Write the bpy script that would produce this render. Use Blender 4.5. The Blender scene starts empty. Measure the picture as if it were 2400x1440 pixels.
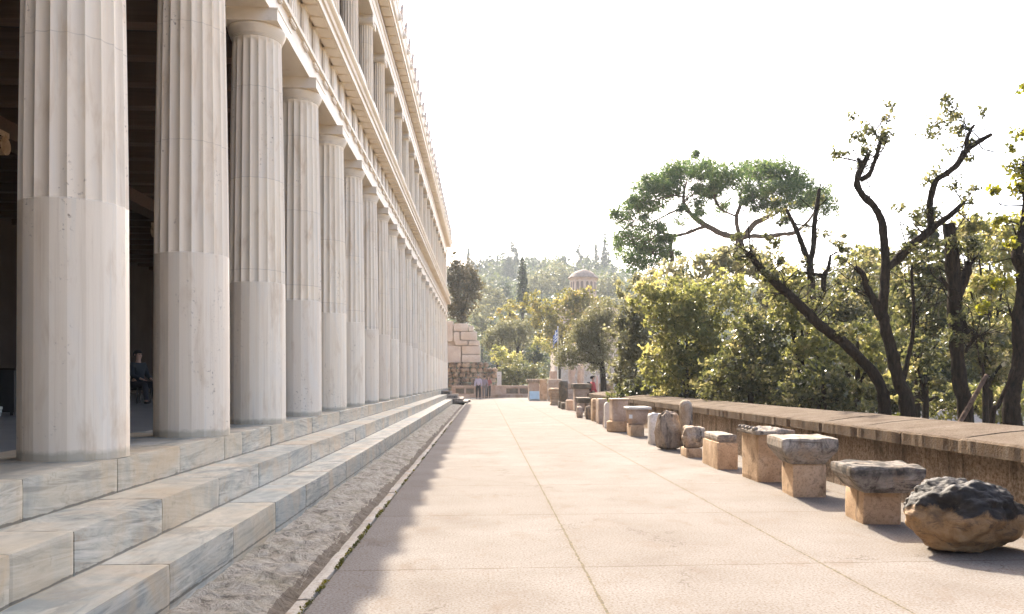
import bpy, bmesh, math, random
import numpy as np
from mathutils import Vector, Matrix, noise as mn

R = math.radians
scene = bpy.context.scene
COL = scene.collection

# ------------------------------------------------------------------ camera numbers
F, CX, PXV, HZ, H = 1955.0, 1276.0, 1135.0, 893.0, 1.285
TH = math.atan((CX - PXV) / F)
CT, ST = math.cos(TH), math.sin(TH)

def W(x, y, d):
    """point of the place seen at photo pixel x, y and d metres deep"""
    rx = (x - CX) * d / F
    return Vector((rx * CT + d * ST, -rx * ST + d * CT, H - (y - HZ) * d / F))

def G(x, y, z=0.0):
    return W(x, y, F * (H - z) / (y - HZ))

# ------------------------------------------------------------------ object helpers
def tag(o, label=None, cat=None, group=None, kind=None):
    if label: o['label'] = label
    if cat: o['category'] = cat
    if group: o['group'] = group
    if kind: o['kind'] = kind
    return o

def adopt(o, parent):
    if parent is not None:
        off = Vector((0, 0, 0))
        p = parent
        while p is not None:
            off += p.location if p.parent is None else Vector((0, 0, 0))
            p = p.parent
        o.parent = parent
        if parent.type == 'EMPTY':
            o.matrix_parent_inverse = Matrix.Translation(-parent.location)
    return o

def link_mesh(name, me, mat=None, parent=None):
    o = bpy.data.objects.new(name, me)
    COL.objects.link(o)
    if mat is not None: me.materials.append(mat)
    adopt(o, parent)
    return o

def empty(name, loc=(0, 0, 0), label=None, cat=None, group=None):
    o = bpy.data.objects.new(name, None)
    o.empty_display_size = 0.2
    o.location = loc
    COL.objects.link(o)
    return tag(o, label, cat, group)

class MB:
    def __init__(s):
        s.v, s.f, s.r = [], [], []
    def add(s, v, f, rnd=None):
        b = len(s.v)
        s.v += [tuple(p) for p in v]
        s.f += [tuple(i + b for i in q) for q in f]
        s.r += [rnd if rnd is not None else 0.5] * len(f)
        return s
    def box(s, x0, x1, y0, y1, z0, z1, rnd=None):
        v = [(x, y, z) for z in (z0, z1) for y in (y0, y1) for x in (x0, x1)]
        f = [(0, 2, 3, 1), (4, 5, 7, 6), (0, 1, 5, 4), (2, 6, 7, 3), (0, 4, 6, 2), (1, 3, 7, 5)]
        return s.add(v, f, rnd)
    def extrude_y(s, prof, y0, y1, rnd=None, caps=True):
        """prof: list of (x, z), counter-clockwise seen from -Y"""
        n = len(prof)
        v = [(x, y0, z) for x, z in prof] + [(x, y1, z) for x, z in prof]
        f = [(i, (i + 1) % n, n + (i + 1) % n, n + i) for i in range(n)]
        f = [tuple(reversed(q)) for q in f]
        if caps:
            f.append(tuple(range(n)))
            f.append(tuple(range(2 * n - 1, n - 1, -1)))
        return s.add(v, f, rnd)
    def extrude_x(s, prof, x0, x1, rnd=None):
        n = len(prof)
        v = [(x0, y, z) for y, z in prof] + [(x1, y, z) for y, z in prof]
        f = [(i, (i + 1) % n, n + (i + 1) % n, n + i) for i in range(n)]
        f.append(tuple(reversed(range(n))))
        f.append(tuple(range(n, 2 * n)))
        return s.add(v, f, rnd)
    def lathe(s, prof, seg=24, c=(0, 0, 0), rnd=None, sx=1, sy=1, caps=True):
        v, f = [], []
        for r, z in prof:
            for k in range(seg):
                a = 2 * math.pi * k / seg
                v.append((c[0] + sx * r * math.cos(a), c[1] + sy * r * math.sin(a), c[2] + z))
        for i in range(len(prof) - 1):
            for k in range(seg):
                k2 = (k + 1) % seg
                f.append((i * seg + k, i * seg + k2, (i + 1) * seg + k2, (i + 1) * seg + k))
        if caps:
            f.append(tuple(reversed(range(seg))))
            f.append(tuple(range((len(prof) - 1) * seg, len(prof) * seg)))
        return s.add(v, f, rnd)
    def tube(s, pts, rad, seg=9, jit=0.0, sub=5, seed=0):
        P = [Vector(p) for p in pts]
        if not hasattr(rad, '__len__'): rad = [rad] * len(P)
        Q, RR = [], []
        n = len(P)
        for i in range(n - 1):
            p0, p1, p2, p3 = P[max(i - 1, 0)], P[i], P[i + 1], P[min(i + 2, n - 1)]
            for k in range(sub):
                t = k / sub
                a = 2 * p1 + (p2 - p0) * t + (2 * p0 - 5 * p1 + 4 * p2 - p3) * t * t + (-p0 + 3 * p1 - 3 * p2 + p3) * t ** 3
                Q.append(a * 0.5)
                RR.append(rad[i] * (1 - t) + rad[i + 1] * t)
        Q.append(P[-1]); RR.append(rad[-1])
        v, f = [], []
        up = Vector((0.31, 0.94, 0.12)).normalized()
        for i, q in enumerate(Q):
            d = (Q[min(i + 1, len(Q) - 1)] - Q[max(i - 1, 0)]).normalized()
            a = d.cross(up)
            if a.length < 1e-3: a = d.cross(Vector((1, 0, 0)))
            a.normalize(); b = d.cross(a)
            for k in range(seg):
                an = 2 * math.pi * k / seg
                dirv = a * math.cos(an) + b * math.sin(an)
                rr = RR[i]
                if jit:
                    rr *= 1 + jit * mn.noise(q * (2.2 / max(RR[i], 0.02) * 0.12) + dirv * 1.7 + Vector((seed * 7.1, 0, 0)))
                v.append(q + dirv * rr)
        m = len(Q)
        for i in range(m - 1):
            for k in range(seg):
                k2 = (k + 1) % seg
                f.append((i * seg + k, (i + 1) * seg + k, (i + 1) * seg + k2, i * seg + k2))
        f.append(tuple(range(seg)))
        f.append(tuple(reversed(range((m - 1) * seg, m * seg))))
        return s.add(v, f)
    def rough(s, x0, x1, y0, y1, z0, z1, n=5, amp=0.012, freq=5.0, bev=0.012, seed=0.0, shape=None, top=0.0, rnd=None):
        """box with worn, uneven faces; shape(t)->(sx,sy) scales it with height, top: extra roughness of its top"""
        idx, v, f = {}, [], []
        dx, dy, dz = x1 - x0, y1 - y0, z1 - z0
        m = max(dx, dy, dz)
        nx, ny, nz = (max(2, int(round(n * d / m * 1.0)) + 1) for d in (dx, dy, dz))
        cx, cy = (x0 + x1) / 2, (y0 + y1) / 2
        def vid(i, j, k):
            if (i, j, k) in idx: return idx[(i, j, k)]
            u, w, t = i / nx, j / ny, k / nz
            px, py, pz = x0 + u * dx, y0 + w * dy, z0 + t * dz
            e = sum((i in (0, nx), j in (0, ny), k in (0, nz)))
            if shape:
                sx, sy = shape(t)
                px, py = cx + (px - cx) * sx, cy + (py - cy) * sy
            if e >= 2:
                q = bev * (1.0 if e == 2 else 1.5) * (0.6 + 0.8 * abs(mn.noise(Vector((px * 5 + seed, py * 5, pz * 5)))))
                if i in (0, nx): px += q if i == 0 else -q
                if j in (0, ny): py += q if j == 0 else -q
                if k == nz: pz -= q
            nv = mn.noise_vector(Vector((px * freq + seed * 3.7, py * freq + seed, pz * freq)))
            px += amp * nv.x; py += amp * nv.y
            if k > 0: pz += amp * nv.z * 0.7
            if k == nz and top:
                pz += top * (mn.fractal(Vector((px * 6 + seed, py * 6, seed)), 0.8, 2.1, 4) - 0.3)
            idx[(i, j, k)] = len(v); v.append((px, py, pz))
            return idx[(i, j, k)]
        for i in range(nx):
            for j in range(ny):
                f.append((vid(i, j, 0), vid(i, j + 1, 0), vid(i + 1, j + 1, 0), vid(i + 1, j, 0)))
                f.append((vid(i, j, nz), vid(i + 1, j, nz), vid(i + 1, j + 1, nz), vid(i, j + 1, nz)))
        for i in range(nx):
            for k in range(nz):
                f.append((vid(i, 0, k), vid(i + 1, 0, k), vid(i + 1, 0, k + 1), vid(i, 0, k + 1)))
                f.append((vid(i, ny, k), vid(i, ny, k + 1), vid(i + 1, ny, k + 1), vid(i + 1, ny, k)))
        for j in range(ny):
            for k in range(nz):
                f.append((vid(0, j, k), vid(0, j, k + 1), vid(0, j + 1, k + 1), vid(0, j + 1, k)))
                f.append((vid(nx, j, k), vid(nx, j + 1, k), vid(nx, j + 1, k + 1), vid(nx, j, k + 1)))
        return s.add(v, f, rnd)
    def build(s, name, mat, parent=None, smooth=False, attr=False):
        me = bpy.data.meshes.new(name)
        me.from_pydata(s.v, [], s.f)
        if attr:
            a = me.attributes.new('rnd', 'FLOAT', 'FACE')
            a.data.foreach_set('value', s.r)
        if smooth:
            me.polygons.foreach_set('use_smooth', [True] * len(me.polygons))
        me.update()
        return link_mesh(name, me, mat, parent)

def dup(o, parent=None, loc=None):
    c = o.copy(); COL.objects.link(c)
    if parent is not None:
        c.parent = parent
    if loc is not None: c.location = loc
    return c

# ------------------------------------------------------------------ material helpers
class NT:
    def __init__(s, name, rough=0.8, spec=0.3):
        s.m = bpy.data.materials.new(name); s.m.use_nodes = True
        s.t = s.m.node_tree; s.b = s.t.nodes['Principled BSDF']
        s.b.inputs['Roughness'].default_value = rough
        s.b.inputs['Specular IOR Level'].default_value = spec
    def n(s, typ, **kw):
        nd = s.t.nodes.new(typ)
        for k, v in kw.items():
            if k.startswith('i_'):
                key = k[2:]; key = int(key) if key.isdigit() else key
                s.set(nd.inputs[key], v)
            else: setattr(nd, k, v)
        return nd
    def set(s, inp, v):
        if isinstance(v, bpy.types.NodeSocket): s.t.links.new(v, inp)
        elif v is not None: inp.default_value = v
    def pos(s, kind='geo'):
        if kind == 'geo': return s.n('ShaderNodeNewGeometry').outputs['Position']
        return s.n('ShaderNodeTexCoord').outputs['Object']
    def scale(s, vec, sc, off=(0, 0, 0), rot=(0, 0, 0)):
        nd = s.n('ShaderNodeMapping'); s.set(nd.inputs['Vector'], vec)
        nd.inputs['Scale'].default_value = sc; nd.inputs['Location'].default_value = off; nd.inputs['Rotation'].default_value = rot
        return nd.outputs[0]
    def noise(s, vec, scale, detail=4, rough=0.55, dist=0.0, color=False):
        nd = s.n('ShaderNodeTexNoise'); s.set(nd.inputs['Vector'], vec)
        nd.inputs['Scale'].default_value = scale; nd.inputs['Detail'].default_value = detail
        nd.inputs['Roughness'].default_value = rough; nd.inputs['Distortion'].default_value = dist
        return nd.outputs['Color' if color else 'Fac']
    def voro(s, vec, scale, feature='F1', out='Distance'):
        nd = s.n('ShaderNodeTexVoronoi', feature=feature); s.set(nd.inputs['Vector'], vec)
        nd.inputs['Scale'].default_value = scale
        return nd.outputs[out]
    def ramp(s, fac, stops, interp='LINEAR'):
        nd = s.n('ShaderNodeValToRGB'); s.set(nd.inputs[0], fac)
        cr = nd.color_ramp; cr.interpolation = interp
        while len(cr.elements) < len(stops): cr.elements.new(0.5)
        for e, (p, c) in zip(cr.elements, stops):
            e.position = p
            e.color = (c, c, c, 1) if not hasattr(c, '__len__') else (*c, 1)
        return nd.outputs[0]
    def mix(s, fac, a, b, blend='MIX'):
        nd = s.n('ShaderNodeMix', data_type='RGBA', blend_type=blend)
        s.set(nd.inputs[0], fac)
        for inp, v in ((nd.inputs[6], a), (nd.inputs[7], b)):
            s.set(inp, (*v, 1) if isinstance(v, tuple) and len(v) == 3 else v)
        return nd.outputs[2]
    def math(s, op, a, b=None, clamp=False):
        nd = s.n('ShaderNodeMath', operation=op, use_clamp=clamp)
        s.set(nd.inputs[0], a)
        if b is not None: s.set(nd.inputs[1], b)
        return nd.outputs[0]
    def attr(s, name, out='Fac'):
        return s.n('ShaderNodeAttribute', attribute_name=name).outputs[out]
    def rnd(s):
        return s.n('ShaderNodeObjectInfo').outputs['Random']
    def addv(s, vec, val):
        nd = s.n('ShaderNodeVectorMath', operation='ADD'); s.set(nd.inputs[0], vec); s.set(nd.inputs[1], val)
        return nd.outputs[0]
    def bump(s, h, strength=0.3, dist=0.02):
        nd = s.n('ShaderNodeBump'); nd.inputs['Strength'].default_value = strength
        nd.inputs['Distance'].default_value = dist; s.set(nd.inputs['Height'], h)
        s.t.links.new(nd.outputs[0], s.b.inputs['Normal'])
    def color(s, c):
        s.set(s.b.inputs['Base Color'], (*c, 1) if isinstance(c, tuple) else c)
        return s.m

def plain(name, c, rough=0.8, var=0.12, sc=9.0):
    k = NT(name, rough)
    f = k.noise(k.pos('obj'), sc, 4)
    a = tuple(x * (1 - var) for x in c); b = tuple(min(1, x * (1 + var)) for x in c)
    return k.color(k.ramp(f, [(0.3, a), (0.7, b)]))

def m_column():
    k = NT('column_marble', 0.5, 0.35)
    p = k.addv(k.pos('obj'), k.n('ShaderNodeVectorMath', operation='SCALE', i_0=(31.0, 17.0, 9.0), i_Scale=k.rnd()).outputs[0])
    st = k.noise(k.scale(p, (9, 9, 0.45)), 1.0, 5, 0.6, 0.4)
    base = k.ramp(st, [(0.25, (0.84, 0.69, 0.50)), (0.5, (0.92, 0.79, 0.605)), (0.75, (0.93, 0.835, 0.675))])
    # each drum of the shaft is another block of marble
    z = k.n('ShaderNodeSeparateXYZ', i_0=p).outputs[2]
    zo = k.n('ShaderNodeSeparateXYZ', i_0=k.pos('obj')).outputs[2]
    up = k.math('GREATER_THAN', zo, 1.83)
    zz = k.math('MULTIPLY', k.math('MULTIPLY', k.math('ADD', zo, k.math('MULTIPLY', k.rnd(), 0.6)), up), 0.86)
    dr = k.n('ShaderNodeTexWhiteNoise', noise_dimensions='1D', i_W=k.math('ADD', k.math('FLOOR', zz), k.math('MULTIPLY', k.rnd(), 40.0))).outputs[0]
    base = k.mix(k.math('MULTIPLY', dr, 0.3), base, (0.64, 0.585, 0.53))
    fr = k.math('FRACT', zz)
    line = k.math('MULTIPLY', k.math('LESS_THAN', fr, 0.006), up)
    base = k.mix(k.math('MULTIPLY', line, 0.45), base, (0.30, 0.25, 0.2))
    cool = k.noise(k.scale(p, (3, 3, 0.8)), 1.3, 3, 0.5, 0.8)
    base = k.mix(k.ramp(cool, [(0.54, 0.0), (0.72, 0.4)]), base, (0.73, 0.70, 0.63))
    sta = k.noise(k.scale(p, (4.2, 4.2, 1.1)), 1.2, 6, 0.68, 0.5)
    base = k.mix(k.ramp(sta, [(0.54, 0.0), (0.70, 0.65)]), base, (0.60, 0.44, 0.28))
    base = k.mix(k.math('MULTIPLY', k.math('POWER', k.rnd(), 2.0), 0.3), base, (0.76, 0.59, 0.42))
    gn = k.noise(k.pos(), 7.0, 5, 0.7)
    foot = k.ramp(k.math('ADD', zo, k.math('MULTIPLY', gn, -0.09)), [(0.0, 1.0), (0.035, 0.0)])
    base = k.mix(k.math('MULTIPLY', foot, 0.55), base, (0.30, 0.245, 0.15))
    fine_ = k.noise(k.scale(p, (16, 16, 0.3)), 1.6, 5, 0.65, 0.2)
    base = k.mix(k.ramp(fine_, [(0.55, 0.0), (0.72, 0.5)]), base, (0.62, 0.48, 0.33))
    base = k.mix(k.ramp(fine_, [(0.30, 0.45), (0.44, 0.0)]), base, (0.66, 0.60, 0.50))
    pit = k.noise(p, 34, 3, 0.6)
    m2 = k.noise(k.scale(p, (2.5, 2.5, 0.7)), 1.7, 4, 0.6)
    pits = k.math('MULTIPLY', k.ramp(pit, [(0.60, 0.0), (0.68, 1.0)]), k.ramp(m2, [(0.55, 0.0), (0.66, 0.9)]))
    base = k.mix(pits, base, (0.33, 0.24, 0.17))
    k.bump(k.math('ADD', k.math('MULTIPLY', st, 0.4), k.math('MULTIPLY', pits, -1.0)), 0.25, 0.012)
    return k.color(base)

def m_facade():
    k = NT('facade_marble', 0.55, 0.3)
    p = k.pos()
    a = k.noise(k.scale(p, (1, 0.35, 2.0)), 1.6, 5, 0.6, 0.5)
    base = k.ramp(a, [(0.3, (0.68, 0.575, 0.445)), (0.55, (0.77, 0.675, 0.55)), (0.75, (0.81, 0.73, 0.62))])
    s = k.noise(p, 5.5, 5, 0.7)
    base = k.mix(k.ramp(s, [(0.60, 0.0), (0.78, 0.55)]), base, (0.52, 0.40, 0.29))
    k.bump(s, 0.12, 0.02)
    return k.color(base)

def m_step():
    """every block another slab of veined grey, tan and bluish marble"""
    k = NT('step_marble', 0.42, 0.4)
    r = k.attr('rnd')
    p = k.addv(k.pos(), k.n('ShaderNodeVectorMath', operation='SCALE', i_0=(37.0, 53.0, 23.0), i_Scale=r).outputs[0])
    vr = k.n('ShaderNodeVectorRotate', rotation_type='AXIS_ANGLE', i_Vector=p, i_Axis=(0.9, 0.25, 0.3))
    k.set(vr.inputs['Angle'], k.math('MULTIPLY', k.math('SUBTRACT', k.n('ShaderNodeTexWhiteNoise', noise_dimensions='1D', i_W=k.math('MULTIPLY', r, 173.0)).outputs[0], 0.5), 0.34))
    q = vr.outputs[0]
    v1 = k.noise(k.scale(q, (1.2, 0.5, 4.2)), 1.9, 7, 0.64, 1.6)
    v2 = k.noise(k.scale(q, (2.0, 0.5, 9.0)), 2.4, 6, 0.64, 1.1)
    base = k.ramp(v1, [(0.30, (0.115, 0.122, 0.112)), (0.42, (0.25, 0.25, 0.215)), (0.54, (0.44, 0.415, 0.34)), (0.64, (0.33, 0.295, 0.23)), (0.76, (0.27, 0.195, 0.12))])
    base = k.mix(k.ramp(v2, [(0.52, 0.0), (0.64, 0.8)]), base, (0.56, 0.52, 0.44))
    base = k.mix(k.ramp(v2, [(0.30, 0.85), (0.43, 0.0)]), base, (0.14, 0.15, 0.14))
    r2 = k.n('ShaderNodeTexWhiteNoise', noise_dimensions='1D', i_W=k.math('MULTIPLY', r, 91.0)).outputs[0]
    base = k.mix(k.ramp(r2, [(0.55, 0.0), (0.9, 0.5)]), base, (0.50, 0.41, 0.28))
    base = k.mix(k.ramp(r2, [(0.05, 0.5), (0.35, 0.0)]), base, (0.26, 0.30, 0.295))
    cl1 = k.noise(p, 1.5, 4, 0.6, 0.8)
    base = k.mix(k.ramp(cl1, [(0.48, 0.0), (0.66, 0.6)]), base, (0.48, 0.345, 0.20))
    base = k.mix(k.ramp(cl1, [(0.32, 0.45), (0.46, 0.0)]), base, (0.19, 0.22, 0.215))
    d = k.noise(k.pos(), 9, 6, 0.7)
    base = k.mix(k.ramp(d, [(0.58, 0.0), (0.74, 0.65)]), base, (0.20, 0.165, 0.115))
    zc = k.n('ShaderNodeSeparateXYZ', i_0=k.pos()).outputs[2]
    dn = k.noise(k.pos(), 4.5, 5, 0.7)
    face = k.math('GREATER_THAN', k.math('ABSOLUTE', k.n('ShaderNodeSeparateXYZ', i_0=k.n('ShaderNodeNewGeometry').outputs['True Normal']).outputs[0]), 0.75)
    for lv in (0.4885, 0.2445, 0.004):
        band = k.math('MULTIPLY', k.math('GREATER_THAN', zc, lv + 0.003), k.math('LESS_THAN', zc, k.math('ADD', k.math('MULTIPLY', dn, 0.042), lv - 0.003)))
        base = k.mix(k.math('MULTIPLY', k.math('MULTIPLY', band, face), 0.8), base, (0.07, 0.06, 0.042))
    k.bump(d, 0.12, 0.01)
    return k.color(base)

def m_pavement():
    k = NT('pavement_concrete', 0.95, 0.07)
    p = k.pos()
    xyz = k.n('ShaderNodeSeparateXYZ', i_0=k.addv(p, k.n('ShaderNodeVectorMath', operation='SCALE', i_0=k.noise(p, 7, 3, color=True), i_Scale=0.03).outputs[0])).outputs
    u = k.math('DIVIDE', k.math('SUBTRACT', xyz[0], 0.6965), 1.685)
    w = k.math('DIVIDE', k.math('SUBTRACT', xyz[1], 5.74), 2.27)
    def dist(c, size):
        fr = k.math('FRACT', k.math('ADD', c, 100.0))
        return k.math('MULTIPLY', k.math('MINIMUM', fr, k.math('SUBTRACT', 1.0, fr)), size)
    du, dw = dist(u, 1.685), dist(w, 2.27)
    cell = k.n('ShaderNodeCombineXYZ', i_0=k.math('FLOOR', u), i_1=k.math('FLOOR', w)).outputs[0]
    cr = k.n('ShaderNodeTexWhiteNoise', noise_dimensions='3D', i_Vector=cell).outputs[0]
    big = k.noise(p, 1.1, 5, 0.6)
    fine = k.noise(p, 60, 3, 0.7)
    base = k.ramp(big, [(0.25, (0.162, 0.142, 0.124)), (0.5, (0.212, 0.194, 0.176)), (0.75, (0.252, 0.236, 0.220))])
    base = k.mix(k.math('MULTIPLY', cr, 0.5), base, (0.185, 0.165, 0.147))
    base = k.mix(k.ramp(fine, [(0.36, 0.8), (0.54, 0.0)]), base, (0.12, 0.088, 0.066))
    base = k.mix(k.ramp(fine, [(0.60, 0.0), (0.75, 0.4)]), base, (0.38, 0.34, 0.30))
    sta = k.noise(k.scale(p, (1.4, 0.8, 1)), 2.1, 6, 0.7, 0.4)
    base = k.mix(k.ramp(sta, [(0.54, 0.0), (0.72, 0.65)]), base, (0.155, 0.118, 0.09))
    ck = k.voro(k.addv(k.scale(p, (0.42, 0.42, 1)), k.n('ShaderNodeVectorMath', operation='SCALE', i_0=k.noise(p, 1.6, 5, 0.7, color=True), i_Scale=0.5).outputs[0]), 1.0, 'DISTANCE_TO_EDGE')
    crk = k.math('MULTIPLY', k.math('LESS_THAN', ck, 0.0035), k.ramp(k.noise(p, 0.8, 3), [(0.48, 0.0), (0.56, 0.5)]))
    base = k.mix(crk, base, (0.07, 0.05, 0.036))
    jn = k.noise(p, 3.0, 4, 0.7)
    wu = k.math('MULTIPLY_ADD', jn, 0.022); 
    jl = k.math('LESS_THAN', du, k.math('ADD', k.math('MULTIPLY', jn, 0.026), -0.005))
    jt = k.math('LESS_THAN', dw, k.math('ADD', k.math('MULTIPLY', jn, 0.022), -0.0025))
    halo = k.ramp(du, [(0.0, 0.4), (0.06, 0.0)])
    base = k.mix(k.math('MULTIPLY', halo, jn), base, (0.15, 0.115, 0.07))
    base = k.mix(k.math('MULTIPLY', jl, 0.62), base, k.ramp(k.noise(p, 22, 3), [(0.4, (0.05, 0.042, 0.02)), (0.6, (0.15, 0.115, 0.055))]))
    base = k.mix(k.math('MULTIPLY', jt, 0.6), base, (0.09, 0.062, 0.04))
    k.bump(k.math('SUBTRACT', k.math('MULTIPLY', fine, 0.5), k.math('MULTIPLY', k.math('MAXIMUM', jl, jt), 1.0)), 0.35, 0.012)
    return k.color(base)

def m_gutter():
    k = NT('hewn_limestone', 0.9, 0.2)
    p = k.pos()
    a = k.noise(k.scale(p, (1.4, 0.9, 1)), 3.2, 7, 0.68, 1.4)
    b = k.noise(k.scale(p, (1, 1, 1)), 11, 6, 0.7, 1.5)
    base = k.ramp(a, [(0.28, (0.10, 0.08, 0.06)), (0.40, (0.30, 0.26, 0.20)), (0.55, (0.44, 0.39, 0.315)), (0.76, (0.27, 0.235, 0.185))])
    base = k.mix(k.ramp(b, [(0.32, 0.8), (0.47, 0.0)]), base, (0.075, 0.06, 0.047))
    base = k.mix(k.ramp(b, [(0.58, 0.0), (0.74, 0.6)]), base, (0.50, 0.455, 0.385))
    c = k.noise(p, 2.0, 5, 0.6)
    base = k.mix(k.ramp(c, [(0.52, 0.0), (0.70, 0.55)]), base, (0.24, 0.215, 0.14))
    xc = k.n('ShaderNodeSeparateXYZ', i_0=p).outputs[0]
    gr = k.noise(k.scale(p, (5, 0.35, 1)), 3.0, 5, 0.65, 0.3)
    band = k.math('GREATER_THAN', k.math('ADD', xc, k.math('MULTIPLY', gr, 0.22)), -1.17)
    base = k.mix(k.math('MULTIPLY', band, 0.7), base, (0.115, 0.085, 0.062))
    k.bump(k.math('ADD', a, k.math('MULTIPLY', b, 0.6)), 1.0, 0.06)
    return k.color(base)

def m_stone(name, cols, dark=(0.05, 0.045, 0.04), damt=(0.55, 0.7), dk=0.8, sc=3.0, streak=False, bump=0.35, stain=(0.36, 0.22, 0.11), rough=0.88, layers=False, crust=None):
    k = NT(name, rough, 0.2)
    p = k.addv(k.pos(), k.n('ShaderNodeVectorMath', operation='SCALE', i_0=(13.0, 7.0, 5.0), i_Scale=k.rnd()).outputs[0])
    a = k.noise(p, sc, 6, 0.65, 0.5)
    base = k.ramp(a, [(0.3, cols[0]), (0.52, cols[1]), (0.72, cols[2])])
    s = k.noise(k.scale(p, (1.2, 1.2, 0.8)), sc * 0.8, 5, 0.65, 0.6)
    base = k.mix(k.ramp(s, [(0.52, 0.0), (0.70, 0.65)]), base, stain)
    q = k.scale(p, (1, 1, 0.25)) if streak else p
    b = k.noise(q, sc * 1.7, 7, 0.7, 0.7)
    base = k.mix(k.ramp(b, [(damt[0], 0.0), (damt[1], dk)]), base, dark)
    g = k.noise(p, 40, 4, 0.7)
    if layers:
        ly = k.noise(k.scale(p, (0.7, 0.7, 9.0)), 3.0, 4, 0.6, 0.3)
        base = k.mix(k.ramp(ly, [(0.34, 0.7), (0.47, 0.0)]), base, tuple(x * 0.45 for x in cols[0]))
    if crust is not None:
        zc = k.n('ShaderNodeSeparateXYZ', i_0=k.pos('obj')).outputs[2]
        cm = k.math('ADD', zc, k.math('MULTIPLY', k.noise(p, 5.0, 5, 0.65), 0.16))
        tops = k.ramp(k.noise(p, 6.5, 4, 0.6), [(0.42, 1.0), (0.56, 0.25)])
        base = k.mix(k.math('MULTIPLY', k.ramp(cm, [(crust + 0.05, 0.0), (crust + 0.08, 0.93)]), tops), base, dark)
    base = k.mix(k.ramp(g, [(0.34, 0.5), (0.5, 0.0)]), base, tuple(x * 0.45 for x in cols[0]))
    k.bump(k.math('ADD', k.math('MULTIPLY', a, 0.8), k.math('MULTIPLY', g, 0.35)), bump, 0.02)
    return k.color(base)

def m_roughcast():
    k = NT('roughcast_plaster', 0.95, 0.1)
    p = k.pos()
    g = k.noise(p, 26, 5, 0.8)
    a = k.noise(p, 1.6, 5, 0.65)
    base = k.ramp(g, [(0.34, (0.13, 0.087, 0.056)), (0.5, (0.46, 0.33, 0.225)), (0.66, (0.72, 0.57, 0.43))])
    st = k.noise(k.scale(p, (1, 1.6, 0.55)), 2.2, 7, 0.72, 0.6)
    base = k.mix(k.ramp(st, [(0.44, 0.0), (0.62, 0.8)]), base, (0.075, 0.052, 0.036))
    st2 = k.noise(k.scale(p, (1, 2.2, 0.14)), 2.3, 4, 0.6)
    base = k.mix(k.ramp(st2, [(0.60, 0.0), (0.72, 0.55)]), base, (0.55, 0.42, 0.28))
    base = k.mix(k.ramp(a, [(0.55, 0.0), (0.75, 0.4)]), base, (0.36, 0.24, 0.14))
    k.bump(g, 1.0, 0.07)
    return k.color(base)

def m_coping():
    k = NT('coping_stone', 1.0, 0.05)
    p = k.pos(); r = k.attr('rnd')
    a = k.noise(p, 2.6, 6, 0.65)
    g = k.noise(p, 48, 4, 0.7)
    base = k.ramp(a, [(0.3, (0.10, 0.074, 0.054)), (0.5, (0.155, 0.121, 0.091)), (0.72, (0.21, 0.17, 0.134))])
    base = k.mix(k.math('MULTIPLY', r, 0.35), base, (0.17, 0.13, 0.095))
    base = k.mix(k.ramp(g, [(0.32, 0.7), (0.5, 0.0)]), base, (0.04, 0.028, 0.02))
    base = k.mix(k.ramp(g, [(0.60, 0.0), (0.75, 0.5)]), base, (0.25, 0.205, 0.16))
    nz = k.n('ShaderNodeSeparateXYZ', i_0=k.pos()).outputs[2]
    st = k.noise(k.scale(p, (1, 3.0, 0.7)), 6.0, 7, 0.75, 0.4)
    edge = k.ramp(nz, [(0.745, 1.0), (0.765, 0.0)])
    base = k.mix(k.math('MULTIPLY', k.ramp(st, [(0.42, 0.0), (0.56, 0.75)]), edge), base, (0.13, 0.085, 0.05))
    lich = k.noise(p, 7.5, 6, 0.72)
    base = k.mix(k.ramp(lich, [(0.58, 0.0), (0.70, 0.6)]), base, (0.075, 0.054, 0.038))
    k.bump(k.math('ADD', g, k.math('MULTIPLY', lich, 0.8)), 0.7, 0.03)
    return k.color(base)

def m_boulder():
    k = NT('weathered_boulder', 0.7, 0.35)
    p = k.pos('obj')
    a = k.noise(p, 4.5, 8, 0.68, 0.8)
    base = k.ramp(a, [(0.3, (0.17, 0.09, 0.036)), (0.5, (0.33, 0.195, 0.09)), (0.7, (0.45, 0.31, 0.175))])
    v = k.noise(k.scale(p, (1, 1, 2.5), rot=(0.3, 0.2, 0)), 7, 6, 0.7, 1.2)
    base = k.mix(k.ramp(v, [(0.36, 0.8), (0.5, 0.0)]), base, (0.10, 0.065, 0.04))
    # black crust with an edge of its own over the upper carved side
    c = k.noise(p, 3.2, 6, 0.6, 0.5)
    z = k.n('ShaderNodeSeparateXYZ', i_0=p).outputs[2]
    msk = k.math('ADD', k.math('MULTIPLY', z, 2.1), k.math('MULTIPLY', c, 0.85))
    m = k.ramp(msk, [(0.50, 0.0), (0.57, 0.97)])
    crust = k.ramp(k.noise(p, 9, 7, 0.72, 0.6), [(0.42, (0.012, 0.011, 0.011)), (0.62, (0.036, 0.031, 0.028)), (0.74, (0.17, 0.145, 0.125))])
    base = k.mix(m, base, crust)
    k.bump(k.math('ADD', a, v), 0.6, 0.03)
    return k.color(base)

def m_wood(name, c):
    k = NT(name, 0.75, 0.25)
    p = k.pos()
    a = k.noise(k.scale(p, (0.6, 14, 14)), 1.5, 5, 0.6)
    return k.color(k.ramp(a, [(0.3, tuple(x * 0.7 for x in c)), (0.7, c)]))

def m_bark(name, c0, c1):
    k = NT(name, 0.95, 0.1)
    p = k.pos()
    a = k.noise(k.scale(p, (6, 6, 1.4)), 3.5, 6, 0.7, 0.6)
    b = k.noise(p, 24, 4, 0.7)
    k.bump(k.math('ADD', a, k.math('MULTIPLY', b, 0.4)), 1.0, 0.05)
    return k.color(k.ramp(a, [(0.35, c0), (0.65, c1)]))

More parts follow.
